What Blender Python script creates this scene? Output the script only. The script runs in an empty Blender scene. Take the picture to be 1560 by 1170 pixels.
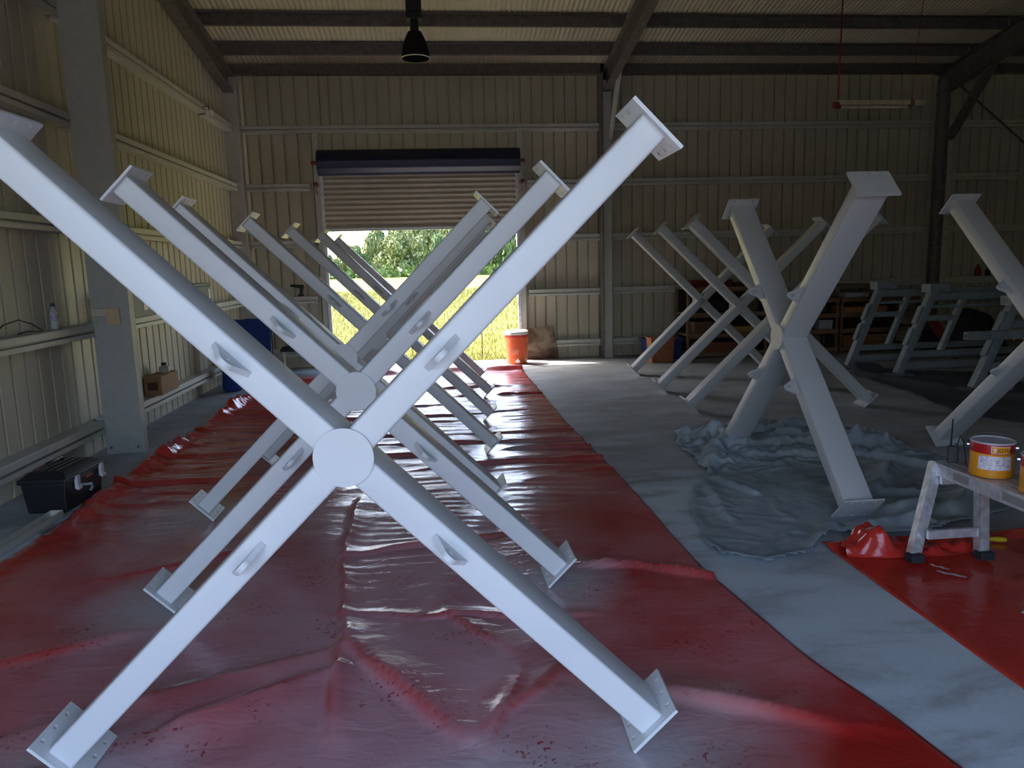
import bpy, math, random
from mathutils import Vector, Matrix, noise
PI = math.pi
S = bpy.context.scene
COL = S.collection

# ------------------------------------------------------------------ camera
CAM_H, YAW, PITCH, ROLL, FPX = 1.6998, 0.0975, -0.1588, -0.0267, 1136.957
fw = Vector((math.sin(YAW) * math.cos(PITCH), math.cos(YAW) * math.cos(PITCH), math.sin(PITCH)))
r0 = Vector((math.cos(YAW), -math.sin(YAW), 0))
u0 = r0.cross(fw)
rt = r0 * math.cos(ROLL) + u0 * math.sin(ROLL)
up = u0 * math.cos(ROLL) - r0 * math.sin(ROLL)
cam_d = bpy.data.cameras.new('camera')
cam_d.sensor_width = 36.0
cam_d.lens = 36.0 * FPX / 1560.0
cam_d.clip_end = 2000
cam = bpy.data.objects.new('camera', cam_d)
COL.objects.link(cam)
M = Matrix((rt, up, -fw)).transposed().to_4x4()
M.translation = Vector((0, 0, CAM_H))
cam.matrix_world = M
S.camera = cam

# ------------------------------------------------------------------ light
SKY_STRENGTH = 1.32
SUN_STRENGTH = 15.0
SUN_DIR = Vector((1.43, -0.91, -2.35)).normalized()      # the way the sunlight travels
w = bpy.data.worlds.new('sky')
S.world = w
w.use_nodes = True
nt = w.node_tree
bg = nt.nodes['Background']
sky = nt.nodes.new('ShaderNodeTexSky')
sky.sky_type = 'NISHITA'
sky.sun_disc = False
sky.sun_elevation = math.radians(54)
sky.sun_rotation = math.radians(-57)
sky.air_density = 0.8
sky.dust_density = 4.5
sky.ozone_density = 1.0
nt.links.new(sky.outputs[0], bg.inputs[0])
bg.inputs[1].default_value = SKY_STRENGTH
sun_d = bpy.data.lights.new('sun', 'SUN')
sun_d.energy = SUN_STRENGTH
sun_d.angle = math.radians(0.6)
sun_d.color = (1.0, 0.95, 0.84)
sun = bpy.data.objects.new('sun', sun_d)
COL.objects.link(sun)
sun.rotation_euler = SUN_DIR.to_track_quat('-Z', 'Y').to_euler()
sun.location = (-20, 30, 30)

OPEN_X0, OPEN_X1, OPEN_Z, FRONT_Y = -3.3, 2.5, 3.3, -1.3     # the open front bay behind the camera
def portal(name, loc, sx, sy, rx):
    d = bpy.data.lights.new(name, 'AREA')
    d.shape = 'RECTANGLE'; d.size = sx; d.size_y = sy
    d.cycles.is_portal = True
    o = bpy.data.objects.new(name, d)
    COL.objects.link(o)
    o.location = loc; o.rotation_euler = (rx, 0, 0)
portal('front_opening_portal', ((OPEN_X0 + OPEN_X1) / 2, FRONT_Y, OPEN_Z / 2), OPEN_X1 - OPEN_X0, OPEN_Z, PI / 2)
portal('door_opening_portal', (-0.19, 13.5, 1.17), 3.3, 2.34, -PI / 2)

S.view_settings.view_transform = 'Standard'
S.view_settings.look = 'None'
S.view_settings.gamma = 1.0
S.view_settings.use_curve_mapping = False
S.view_settings.exposure = 0.12
S.cycles.max_bounces = 10
S.cycles.diffuse_bounces = 6
S.cycles.sample_clamp_indirect = 8.0

# ------------------------------------------------------------------ helpers
def lin(c):
    return tuple(((v / 255) / 12.92 if v / 255 <= 0.04045 else ((v / 255 + 0.055) / 1.055) ** 2.4) for v in c)

class NT:
    """small wrapper that makes a principled material with nodes"""
    def __init__(s, name, color=(0.5, 0.5, 0.5), rough=0.5, metal=0.0, spec=0.5):
        s.m = bpy.data.materials.new(name)
        s.m.use_nodes = True
        s.t = s.m.node_tree
        s.b = s.t.nodes['Principled BSDF']
        s.b.inputs['Base Color'].default_value = (*color, 1)
        s.b.inputs['Roughness'].default_value = rough
        s.b.inputs['Metallic'].default_value = metal
        s.b.inputs['Specular IOR Level'].default_value = spec
        s._co = None
    def n(s, typ, **kw):
        x = s.t.nodes.new(typ)
        for k, v in kw.items():
            setattr(x, k, v)
        return x
    def l(s, a, b):
        s.t.links.new(a, b)
    def co(s):
        if s._co is None:
            g = s.n('ShaderNodeNewGeometry')
            s._co = g.outputs['Position']
        return s._co
    def obj_co(s):
        return s.n('ShaderNodeTexCoord').outputs['Object']
    def noise(s, scale, detail=4, rough=0.55, co=None, stretch=None, dist=0.0):
        c = co or s.co()
        if stretch:
            mp = s.n('ShaderNodeMapping')
            mp.inputs['Scale'].default_value = stretch
            s.l(c, mp.inputs['Vector']); c = mp.outputs[0]
        x = s.n('ShaderNodeTexNoise')
        x.inputs['Scale'].default_value = scale
        x.inputs['Detail'].default_value = detail
        x.inputs['Roughness'].default_value = rough
        x.inputs['Distortion'].default_value = dist
        s.l(c, x.inputs['Vector'])
        return x.outputs['Fac']
    def ramp(s, fac, stops):
        x = s.n('ShaderNodeValToRGB')
        e = x.color_ramp.elements
        while len(e) < len(stops):
            e.new(0.5)
        for i, (p, c) in enumerate(stops):
            e[i].position = p
            e[i].color = (*c, 1) if len(c) == 3 else c
        s.l(fac, x.inputs[0])
        return x.outputs[0]
    def mix(s, fac, a, b, blend='MIX'):
        x = s.n('ShaderNodeMix', data_type='RGBA', blend_type=blend)
        for i, v in ((0, fac), (6, a), (7, b)):
            if hasattr(v, 'is_linked') or hasattr(v, 'links'):
                s.l(v, x.inputs[i])
            elif i == 0:
                x.inputs[0].default_value = v
            else:
                x.inputs[i].default_value = (*v, 1)
        return x.outputs[2]
    def math(s, op, a, b=0.0):
        x = s.n('ShaderNodeMath', operation=op)
        for i, v in ((0, a), (1, b)):
            if hasattr(v, 'links'):
                s.l(v, x.inputs[i])
            else:
                x.inputs[i].default_value = v
        return x.outputs[0]
    def base(s, c):
        s.l(c, s.b.inputs['Base Color']); return s
    def rough(s, r):
        s.l(r, s.b.inputs['Roughness']); return s
    def bump(s, h, strength=0.3, dist=0.01):
        x = s.n('ShaderNodeBump')
        x.inputs['Strength'].default_value = strength
        x.inputs['Distance'].default_value = dist
        s.l(h, x.inputs['Height'])
        s.l(x.outputs[0], s.b.inputs['Normal']); return s

def plain(name, color, rough=0.5, metal=0.0, var=0.15, scale=12.0, spec=0.5):
    """colour with a little procedural unevenness"""
    a = NT(name, color, rough, metal, spec)
    f = a.noise(scale, 3)
    lo = tuple(c * (1 - var) for c in color); hi = tuple(min(1, c * (1 + var)) for c in color)
    a.base(a.ramp(f, [(0.3, lo), (0.7, hi)]))
    return a.m

class MB:
    """collects shapes and links them as ONE mesh object"""
    def __init__(s):
        s.v = []; s.f = []; s.mi = []
    def add(s, verts, faces, mi=0):
        o = len(s.v)
        s.v += [tuple(p) for p in verts]
        s.f += [tuple(i + o for i in f) for f in faces]
        s.mi += [mi] * len(faces)
        return s
    def hexa(s, P, mi=0):
        return s.add(P, [(0, 3, 2, 1), (4, 5, 6, 7), (0, 1, 5, 4), (1, 2, 6, 5), (2, 3, 7, 6), (3, 0, 4, 7)], mi)
    def box(s, x0, x1, y0, y1, z0, z1, mi=0, mat=None):
        P = [Vector(p) for p in ((x0, y0, z0), (x1, y0, z0), (x1, y1, z0), (x0, y1, z0), (x0, y0, z1), (x1, y0, z1), (x1, y1, z1), (x0, y1, z1))]
        if mat is not None:
            P = [mat @ p for p in P]
        return s.hexa(P, mi)
    def beam(s, p0, p1, wd, ht, upv=(0, 0, 1), mi=0, r=0.0, seg=3, cap=True):
        """bar from p0 to p1, wd across, ht along the up hint; r rounds the long edges"""
        p0 = Vector(p0); p1 = Vector(p1)
        d = (p1 - p0).normalized()
        a = d.cross(Vector(upv)).normalized()
        b = a.cross(d).normalized()
        if r <= 0:
            pr = [(-wd / 2, -ht / 2), (wd / 2, -ht / 2), (wd / 2, ht / 2), (-wd / 2, ht / 2)]
        else:
            pr = []
            for cx, cy, a0 in ((wd / 2 - r, -ht / 2 + r, -PI / 2), (wd / 2 - r, ht / 2 - r, 0), (-wd / 2 + r, ht / 2 - r, PI / 2), (-wd / 2 + r, -ht / 2 + r, PI)):
                for k in range(seg + 1):
                    t = a0 + PI / 2 * k / seg
                    pr.append((cx + r * math.cos(t), cy + r * math.sin(t)))
        return s.extrude(pr, p0, p1, a, b, mi, cap)
    def extrude(s, pr, p0, p1, a, b, mi=0, cap=True):
        n = len(pr)
        V = [p0 + a * x + b * y for x, y in pr] + [p1 + a * x + b * y for x, y in pr]
        F = [(i, (i + 1) % n, n + (i + 1) % n, n + i) for i in range(n)]
        if cap:
            F += [tuple(reversed(range(n))), tuple(range(n, 2 * n))]
        return s.add(V, F, mi)
    def tube(s, p0, p1, r, n=12, r1=None, mi=0, cap=True):
        p0 = Vector(p0); p1 = Vector(p1); r1 = r if r1 is None else r1
        d = (p1 - p0).normalized()
        h = Vector((0, 0, 1)) if abs(d.z) < 0.9 else Vector((1, 0, 0))
        a = d.cross(h).normalized(); b = a.cross(d)
        V = []
        for p, q in ((p0, r), (p1, r1)):
            V += [p + a * (q * math.cos(2 * PI * i / n)) + b * (q * math.sin(2 * PI * i / n)) for i in range(n)]
        F = [(i, (i + 1) % n, n + (i + 1) % n, n + i) for i in range(n)]
        if cap:
            F += [tuple(reversed(range(n))), tuple(range(n, 2 * n))]
        return s.add(V, F, mi)
    def path(s, pts, r, n=6, mi=0):
        pts = [Vector(p) for p in pts]
        V = []; F = []
        prev = None
        for i, p in enumerate(pts):
            d = (pts[min(i + 1, len(pts) - 1)] - pts[max(i - 1, 0)]).normalized()
            h = Vector((0, 0, 1)) if abs(d.z) < 0.9 else Vector((1, 0, 0))
            a = d.cross(h).normalized() if prev is None else (prev - d * prev.dot(d)).normalized()
            prev = a
            b = a.cross(d)
            V += [p + a * (r * math.cos(2 * PI * k / n)) + b * (r * math.sin(2 * PI * k / n)) for k in range(n)]
        for i in range(len(pts) - 1):
            for k in range(n):
                F.append((i * n + k, i * n + (k + 1) % n, (i + 1) * n + (k + 1) % n, (i + 1) * n + k))
        F += [tuple(reversed(range(n))), tuple(range((len(pts) - 1) * n, len(pts) * n))]
        return s.add(V, F, mi)
    def lathe(s, prof, c=(0, 0, 0), n=24, mi=0, mat=None, cap=True):
        V = []; F = []
        c = Vector(c)
        for r, z in prof:
            for i in range(n):
                p = Vector((r * math.cos(2 * PI * i / n), r * math.sin(2 * PI * i / n), z))
                V.append((mat @ p if mat is not None else p) + c)
        for j in range(len(prof) - 1):
            for i in range(n):
                F.append((j * n + i, j * n + (i + 1) % n, (j + 1) * n + (i + 1) % n, (j + 1) * n + i))
        if cap and prof[0][0] > 1e-5: F.append(tuple(reversed(range(n))))
        if cap and prof[-1][0] > 1e-5: F.append(tuple(range((len(prof) - 1) * n, len(prof) * n)))
        return s.add(V, F, mi)
    def build(s, name, mats, parent=None, smooth=None, bevel=0.0, loc=None, off=None):
        me = bpy.data.meshes.new(name)
        V = s.v
        if off is not None:
            V = [(x - off[0], y - off[1], z - off[2]) for x, y, z in V]
        me.from_pydata(V, [], s.f)
        if not isinstance(mats, (list, tuple)):
            mats = [mats]
        for m in mats:
            me.materials.append(m)
        if len(mats) > 1:
            me.polygons.foreach_set('material_index', s.mi)
        if smooth is not None:
            me.polygons.foreach_set('use_smooth', [True] * len(me.polygons))
            if smooth < 180:
                me.set_sharp_from_angle(angle=math.radians(smooth))
        me.update()
        return link(name, me, parent, bevel, loc)

def link(name, me, parent=None, bevel=0.0, loc=None):
    o = bpy.data.objects.new(name, me)
    COL.objects.link(o)
    if parent: o.parent = parent
    if loc is not None: o.location = loc
    if bevel > 0:
        b = o.modifiers.new('bevel', 'BEVEL'); b.width = bevel; b.segments = 2; b.limit_method = 'ANGLE'
    return o
def tag(o, label=None, cat=None, group=None, kind=None):
    if label: o['label'] = label
    if cat: o['category'] = cat
    if group: o['group'] = group
    if kind: o['kind'] = kind
    return o
def thing(name, loc, label, cat, rz=0.0, group=None, kind=None):
    o = bpy.data.objects.new(name, None)
    o.empty_display_size = 0.1
    COL.objects.link(o)
    o.location = loc; o.rotation_euler = (0, 0, rz)
    return tag(o, label, cat, group, kind)
def copy_part(o, parent, **kw):
    c = o.copy(); COL.objects.link(c); c.parent = parent
    for ch in o.children:
        copy_part(ch, c)
    return c
def copy_tree(o):
    c = o.copy(); COL.objects.link(c)
    for ch in o.children:
        copy_part(ch, c)
    return c
def fbm(x, y, z=0.0, o=3):
    return noise.fractal(Vector((x, y, z)), 1.0, 2.0, o)
def nz(x, y, z=0.0):
    return noise.noise(Vector((x, y, z)))
R = random.Random(7)

# ------------------------------------------------------------------ materials
def mat_wall():
    a = NT('cream_wall_sheet', rough=0.42)
    f = a.noise(1.3, 4, co=a.co())
    g = a.noise(9.0, 3, stretch=(1, 1, 0.12))
    c = a.ramp(f, [(0.3, (0.48, 0.45, 0.33)), (0.7, (0.57, 0.53, 0.41))])
    c2 = a.mix(a.math('MULTIPLY', g, 0.35), c, (0.30, 0.26, 0.19))
    a.base(c2)
    return a.m
def mat_roof():
    a = NT('roof_sheet_underside', rough=0.45)
    f = a.noise(1.0, 4)
    a.base(a.ramp(f, [(0.3, (0.46, 0.41, 0.29)), (0.7, (0.56, 0.50, 0.37))]))
    return a.m
def mat_galv(name='galvanised_steel', k=1.0, met=0.15):
    a = NT(name, rough=0.5, metal=met)
    f = a.noise(14.0, 2)
    g = a.noise(1.6, 4)
    c = a.ramp(f, [(0.3, (0.56 * k, 0.565 * k, 0.51 * k)), (0.7, (0.64 * k, 0.645 * k, 0.585 * k))])
    c = a.mix(a.math('MULTIPLY', g, 0.4), c, (0.24 * k, 0.22 * k, 0.18 * k))
    a.base(c)
    return a.m
def mat_paint(name='pale_grey_paint', k=1.0):
    a = NT(name, rough=0.36)
    f = a.noise(1.7, 3, co=a.obj_co())
    a.base(a.ramp(f, [(0.3, (0.67 * k, 0.69 * k, 0.71 * k)), (0.7, (0.73 * k, 0.745 * k, 0.76 * k))]))
    h = a.noise(160.0, 2, co=a.obj_co())
    a.bump(h, 0.05, 0.002)
    return a.m
def mat_floor():
    a = NT('concrete_with_overspray', rough=0.6)
    f = a.noise(0.55, 5, 0.6)
    g = a.noise(2.6, 5, 0.6, stretch=(0.6, 1.5, 1), dist=0.5)
    h = a.noise(40.0, 4, 0.7)
    c = a.ramp(f, [(0.3, (0.27, 0.285, 0.29)), (0.72, (0.40, 0.425, 0.44))])
    c = a.mix(a.ramp(g, [(0.42, (0, 0, 0)), (0.70, (0.75, 0.75, 0.75))]), c, (0.50, 0.57, 0.61))
    c = a.mix(a.ramp(a.noise(3.3, 5, 0.65), [(0.55, (0, 0, 0)), (0.72, (0.5, 0.5, 0.5))]), c, (0.17, 0.19, 0.21))
    for x, y, r in ((1.95, 3.3, 1.7), (2.25, 2.2, 1.5), (1.9, 4.9, 1.0), (-2.85, 4.6, 0.8)):
        dd = a.n('ShaderNodeVectorMath', operation='DISTANCE')
        a.l(a.co(), dd.inputs[0]); dd.inputs[1].default_value = (x, y, 0)
        q = a.math('ADD', a.math('SUBTRACT', 1.0, a.math('DIVIDE', dd.outputs['Value'], r)), a.math('MULTIPLY', a.math('SUBTRACT', g, 0.5), 2.2))
        c = a.mix(a.ramp(q, [(0.1, (0, 0, 0)), (0.75, (0.8, 0.8, 0.8))]), c, (0.58, 0.66, 0.71))
    c = a.mix(0.25, c, a.ramp(h, [(0.3, (0.1, 0.1, 0.1)), (0.7, (0.5, 0.5, 0.5))]), 'OVERLAY')
    a.base(c)
    a.rough(a.ramp(g, [(0.3, (0.42, 0.42, 0.42)), (0.7, (0.62, 0.62, 0.62))]))
    a.bump(h, 0.15, 0.002)
    return a.m
def mat_red(name, spray):
    a = NT(name, rough=0.20, spec=0.5)
    f = a.noise(0.8, 4, 0.6)
    red = a.ramp(a.noise(1.6, 4), [(0.3, (0.44, 0.016, 0.014)), (0.7, (0.56, 0.045, 0.028))])
    if spray:
        # grey overspray lies down the middle of the sheet under the row of frames
        sx = a.n('ShaderNodeSeparateXYZ'); a.l(a.co(), sx.inputs[0])
        d = a.math('ABSOLUTE', a.math('ADD', sx.outputs[0], 0.35))
        m = a.math('SUBTRACT', 1.0, a.math('DIVIDE', d, 2.6))
        m = a.math('ADD', m, a.math('MULTIPLY', a.math('SUBTRACT', f, 0.5), 1.7))
        msk = a.ramp(m, [(0.15, (0, 0, 0)), (0.9, (0.74, 0.74, 0.74))])
        ca = a.n('ShaderNodeAttribute', attribute_name='crease')
        msk = a.math('MULTIPLY', msk, a.math('SUBTRACT', 1.0, a.math('MULTIPLY', ca.outputs['Fac'], 0.75)))
        c = a.mix(msk, red, (0.52, 0.35, 0.41))
        for k, (x, y, r) in enumerate(spray):
            dd = a.n('ShaderNodeVectorMath', operation='DISTANCE')
            a.l(a.co(), dd.inputs[0]); dd.inputs[1].default_value = (x, y, 0)
            q = a.math('SUBTRACT', 1.0, a.math('DIVIDE', dd.outputs['Value'], r))
            q = a.math('ADD', q, a.math('MULTIPLY', a.math('SUBTRACT', f, 0.5), 0.8))
            c = a.mix(a.ramp(q, [(0.15, (0, 0, 0)), (0.85, (0.75, 0.75, 0.75))]), c, (0.48, 0.53, 0.56))
        red = c
    # dark red scuffs where feet rubbed the paint off again
    g1 = a.noise(52.0, 2, 0.5); g2 = a.noise(2.4, 3, 0.6)
    s = a.math('MULTIPLY', a.ramp(g1, [(0.60, (0, 0, 0)), (0.66, (1, 1, 1))]), a.ramp(g2, [(0.53, (0, 0, 0)), (0.62, (1, 1, 1))]))
    red = a.mix(a.math('MULTIPLY', s, 0.8), red, (0.26, 0.012, 0.02))
    a.base(red)
    h1 = a.noise(9.0, 3, 0.6, stretch=(0.6, 1.1, 1), dist=0.6)
    a.bump(h1, 0.30, 0.02)
    a.b.inputs['Coat Weight'].default_value = 0.25
    a.b.inputs['Coat Roughness'].default_value = 0.12
    return a.m
def mat_cloth(name, c0, c1, rough=0.85):
    a = NT(name, rough=rough, spec=0.25)
    f = a.noise(2.2, 5, 0.6)
    g = a.noise(220.0, 2)
    a.base(a.ramp(f, [(0.3, c0), (0.72, c1)]))
    a.bump(g, 0.25, 0.002)
    return a.m
def mat_wood(name, c0, c1, sc=(1, 12, 12)):
    a = NT(name, rough=0.7)
    f = a.noise(3.0, 4, 0.6, stretch=sc, dist=0.6)
    a.base(a.ramp(f, [(0.3, c0), (0.7, c1)]))
    a.bump(f, 0.2, 0.003)
    return a.m
def mat_label(name):
    a = NT(name, (0.75, 0.73, 0.78), 0.4)
    f = a.noise(60.0, 2, 0.5, stretch=(1, 1, 2.2), co=a.obj_co())
    a.base(a.ramp(f, [(0.5, (0.75, 0.72, 0.78)), (0.64, (0.45, 0.40, 0.50))]))
    return a.m

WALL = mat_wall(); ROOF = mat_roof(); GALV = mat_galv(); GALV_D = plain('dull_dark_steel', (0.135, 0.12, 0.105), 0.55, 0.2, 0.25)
PAINT = mat_paint(); PAINT_GREY = mat_paint('mid_grey_paint', 0.66); FLOOR = mat_floor()  # mid grey is a darker copy of the same paint, for the right-hand frames
CREAM = plain('cream_post_paint', (0.55, 0.53, 0.40), 0.5)
NAVY = plain('navy_door_paint', (0.012, 0.013, 0.045), 0.4)
BLACK = plain('black_plastic', (0.012, 0.012, 0.015), 0.45)
RUBBER = plain('dark_rubber', (0.02, 0.022, 0.03), 0.7)
ALU = plain('scuffed_aluminium', (0.62, 0.63, 0.66), 0.42, 0.55, 0.25, 25.0)
WHITE = plain('white_plastic', (0.78, 0.77, 0.76), 0.4)
SILVER = plain('bright_steel', (0.70, 0.70, 0.72), 0.22, 0.9)
ORANGE = plain('orange_plastic', (0.80, 0.12, 0.03), 0.4)
YELLOW = plain('amber_tin_paint', (0.80, 0.32, 0.015), 0.35)
TINRED = plain('red_tin_paint', (0.45, 0.012, 0.018), 0.35)
BLUE = plain('blue_fabric', (0.015, 0.05, 0.24), 0.8)
DKRED = plain('dark_red_paint', (0.22, 0.03, 0.03), 0.55)
CARD = plain('brown_cardboard', (0.42, 0.25, 0.12), 0.85)
TIMBER = mat_wood('dark_shelf_timber', (0.15, 0.085, 0.045), (0.30, 0.18, 0.10), (0.6, 9, 9))
PINE = mat_wood('pale_pine', (0.48, 0.33, 0.18), (0.60, 0.45, 0.27), (9, 9, 1))
STEELPAINT = plain('blue_grey_steel_paint', (0.24, 0.28, 0.295), 0.45)

# ================================================================== SETTING
LX, BY, RX, FY = -3.35, 13.41, 12.4, FRONT_Y
EAVE, SLOPE, RIDGE_Y = 5.03, 0.19, 6.0
def roof_z(y):
    return EAVE + SLOPE * (BY - y) if y > RIDGE_Y else EAVE + SLOPE * (BY - RIDGE_Y) - SLOPE * (RIDGE_Y - y)
GZ = [0.333, 1.250, 2.2015, 3.144, 4.084]

# floor slab with control joints cut in it
fl = thing('floor', (0, 0, 0), 'grey concrete floor slab with pale overspray and shallow joints', 'floor', kind='structure')
xs = [-3.35, -2.86, 12.4]; ys = [-1.3, 13.41]
for i in range(2):
    g = 0.004
    MB().box(xs[i] + g, xs[i + 1] - g, ys[0], ys[1], -0.12, 0).build('slab', FLOOR, fl)
MB().box(-3.36, 12.41, -1.31, 13.42, -0.14, -0.012).build('slab_bed', FLOOR, fl)

# ground outside, rising gently to the trees
def ground_z(x, y):
    d = max(0.0, y - 18)
    return -0.10 + 0.0105 * d if y > 0 else -0.10
GB = NT('sunlit_grass_ground', rough=0.9, spec=0.2)
gf = GB.noise(0.35, 4); gg = GB.noise(6.0, 4)
gcol = GB.ramp(gf, [(0.3, (0.160, 0.160, 0.036)), (0.7, (0.21, 0.205, 0.048))])
gcol = GB.mix(GB.math('MULTIPLY', gg, 0.5), gcol, (0.16, 0.17, 0.03))
sxyz = GB.n('ShaderNodeSeparateXYZ'); GB.l(GB.co(), sxyz.inputs[0])
apron = GB.ramp(GB.math('ADD', GB.math('MULTIPLY', sxyz.outputs[1], 0.1), 0.5), [(0.40, (1, 1, 1)), (0.48, (0, 0, 0))])
gcol = GB.mix(apron, gcol, (0.13, 0.13, 0.125))
GB.base(gcol)
gm = MB()
gy = [-60, -30, -12, -4, 0, 4, 8, 13.45, 16, 18, 24, 32, 45, 60, 80, 100, 120, 160, 260, 400]
gx = [-300, -150, -80, -40, -20, -10, -3.4, 3, 12.5, 25, 50, 90, 160, 300]
gm.add([(x, y, ground_z(x, y)) for y in gy for x in gx],
       [(j * len(gx) + i, j * len(gx) + i + 1, (j + 1) * len(gx) + i + 1, (j + 1) * len(gx) + i) for j in range(len(gy) - 1) for i in range(len(gx) - 1)
        if not (gy[j] >= 0 and gy[j + 1] <= 13.45 and gx[i] >= -3.4 and gx[i + 1] <= 12.5)])
tag(gm.build('ground', GB.m, smooth=180), 'bright yellow green grass field beyond the open roller door', 'ground', kind='structure')

# ---- ribbed wall sheets: pan face inside, ribs recessed outwards, 0.2 m apart
def rib_profile(width=0.8, pitch=0.2):
    pts = []
    n = round(width / pitch)
    for k in range(n):
        x = k * pitch
        pts += [(x, 0), (x + pitch / 2 - 0.018, 0), (x + pitch / 2 - 0.012, 0.040), (x + pitch / 2 + 0.012, 0.040), (x + pitch / 2 + 0.018, 0)]
    pts.append((width, 0))
    return pts
PROF = rib_profile()
def sheet_mesh(name, zb, ztop, a_of):
    """sheet in local x (along the wall), depth d outwards; zb / ztop functions of x"""
    V = []; F = []
    for x, d in PROF:
        V.append(a_of(x, d, zb(x))); V.append(a_of(x, d, ztop(x)))
    n = len(PROF)
    F = [(2 * i, 2 * i + 2, 2 * i + 3, 2 * i + 1) for i in range(n - 1)]
    # outer skin, a hair behind, so that the sheet has thickness
    o = len(V)
    for x, d in PROF:
        V.append(a_of(x, d + 0.004, zb(x))); V.append(a_of(x, d + 0.004, ztop(x)))
    F += [(o + 2 * i + 1, o + 2 * i + 3, o + 2 * i + 2, o + 2 * i) for i in range(n - 1)]
    m = MB(); m.add(V, F)
    me = bpy.data.meshes.new(name)
    me.from_pydata(m.v, [], m.f); me.materials.append(WALL); me.update()
    return me
wb = thing('wall_back', (0, BY, 0), 'dim cream ribbed metal back wall with horizontal girts and roller door', 'wall', kind='structure')
full = sheet_mesh('cladding_sheet', lambda x: -0.03, lambda x: 4.99, lambda x, d, z: (x, d, z))
head = sheet_mesh('cladding_sheet', lambda x: 3.18, lambda x: 4.99, lambda x, d, z: (x, d, z))
DX0, DX1 = -1.87, 1.48
x = LX
def part_sheet(x0, x1, z0):
    n = max(1, round((x1 - x0) / 0.2))
    global PROF
    keep = PROF
    PROF = [(px * (x1 - x0) / (0.2 * n), d) for px, d in rib_profile(0.2 * n)]
    me = sheet_mesh('cladding_sheet', lambda q: z0, lambda q: 4.99, lambda q, d, z: (q, d, z))
    PROF = keep
    return me
edges = []
xx = LX
while xx < RX - 0.01:
    edges.append((xx, min(xx + 0.8, RX))); xx += 0.8
for a, b in edges:
    if b <= DX0 + 0.001 or a >= DX1 - 0.001:
        link('cladding_sheet', full if b - a > 0.79 else part_sheet(a, b, -0.03), wb, loc=(a, 0, 0))
    elif a >= DX0 - 0.001 and b <= DX1 + 0.001:
        link('cladding_sheet', head, wb, loc=(a, 0, 0))
    else:
        for c, d, z0 in ((a, min(b, DX0), -0.03), (max(a, DX0), min(b, DX1), 3.18), (max(a, DX1), b, -0.03)):
            if d - c > 0.01:
                link('cladding_sheet', part_sheet(c, d, z0), wb, loc=(c, 0, 0))

# girts: folded steel channels fixed to the inner face of the sheets
GPR = [(0, 0), (0.145, 0), (0.15, -0.006), (0.15, -0.060), (0.10, -0.061), (0.10, -0.081), (0.15, -0.082), (0.15, -0.122), (0.135, -0.124), (0.135, -0.118), (0.02, -0.118), (0.02, -0.01), (0, -0.01)]
def girt(parent, p0, p1, inward, off, mat=None):
    m = MB()
    m.extrude([(x, y) for x, y in GPR], Vector(p0), Vector(p1), Vector(inward), Vector((0, 0, 1)))
    m.build('girt', mat or GALV, parent, off=off)
bays = [(LX + 0.2, 2.93), (3.16, 9.06), (9.42, RX)]
for z in GZ:
    for a, b in bays:
        segs = [(a, b)]
        if z < 3.3 and a < DX0 < b:
            segs = [(a, DX0 - 0.17), (DX1 + 0.17, b)]
        for c, d in segs:
            girt(wb, (c, BY, z), (d, BY, z), (0, -1, 0), (0, BY, 0), CREAM if c > 9 else None)
# eave strut
for a, b in bays:
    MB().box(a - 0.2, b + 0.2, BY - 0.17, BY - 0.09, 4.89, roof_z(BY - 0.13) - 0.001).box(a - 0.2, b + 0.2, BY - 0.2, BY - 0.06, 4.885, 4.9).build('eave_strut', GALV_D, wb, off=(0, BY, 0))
# ---- left gable wall
wl = thing('wall_left', (LX, 0, 0), 'cream ribbed metal left wall with girts, lit yellow green in patches', 'wall', kind='structure')
y = FY
while y < BY - 0.01:
    y1 = min(y + 0.8, BY)
    keep = PROF
    if y1 - y < 0.79:
        PROF = [(px, d) for px, d in PROF if px <= y1 - y + 0.001]
    me = sheet_mesh('cladding_sheet', lambda q: -0.03, lambda q, y=y: roof_z(y + q) - 0.02, lambda q, d, z: (-d, q, z))
    PROF = keep
    link('cladding_sheet', me, wl, loc=(0, y, 0))
    y = y1
for z in GZ:
    for a, b in ((FY, 7.33), (7.48, BY - 0.2)):
        girt(wl, (LX, b, z), (LX, a, z), (1, 0, 0), (LX, 0, 0))
# ---- right wall and front wall (the open front bay is behind the camera)
wr = thing('wall_right', (RX, 0, 0), 'cream ribbed metal wall at the far right end of the shed', 'wall', kind='structure')
y = FY
while y < BY - 0.01:
    y1 = min(y + 0.8, BY)
    keep = PROF
    if y1 - y < 0.79:
        PROF = [(px, d) for px, d in PROF if px <= y1 - y + 0.001]
    me = sheet_mesh('cladding_sheet', lambda q: -0.03, lambda q, y=y: roof_z(y + q) - 0.02, lambda q, d, z: (d, q, z))
    PROF = keep
    link('cladding_sheet', me, wr, loc=(0, y, 0))
    y = y1
wf = thing('wall_front', (0, FY, 0), 'cream metal front wall around the open bay', 'wall', kind='structure')
zt = roof_z(FY) - 0.05
MB().box(LX, OPEN_X0, FY - 0.04, FY, 0, zt).box(OPEN_X1, RX, FY - 0.04, FY, 0, zt).box(OPEN_X0, OPEN_X1, FY - 0.04, FY, OPEN_Z, zt).build('front_cladding', WALL, wf, off=(0, FY, 0))

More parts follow.
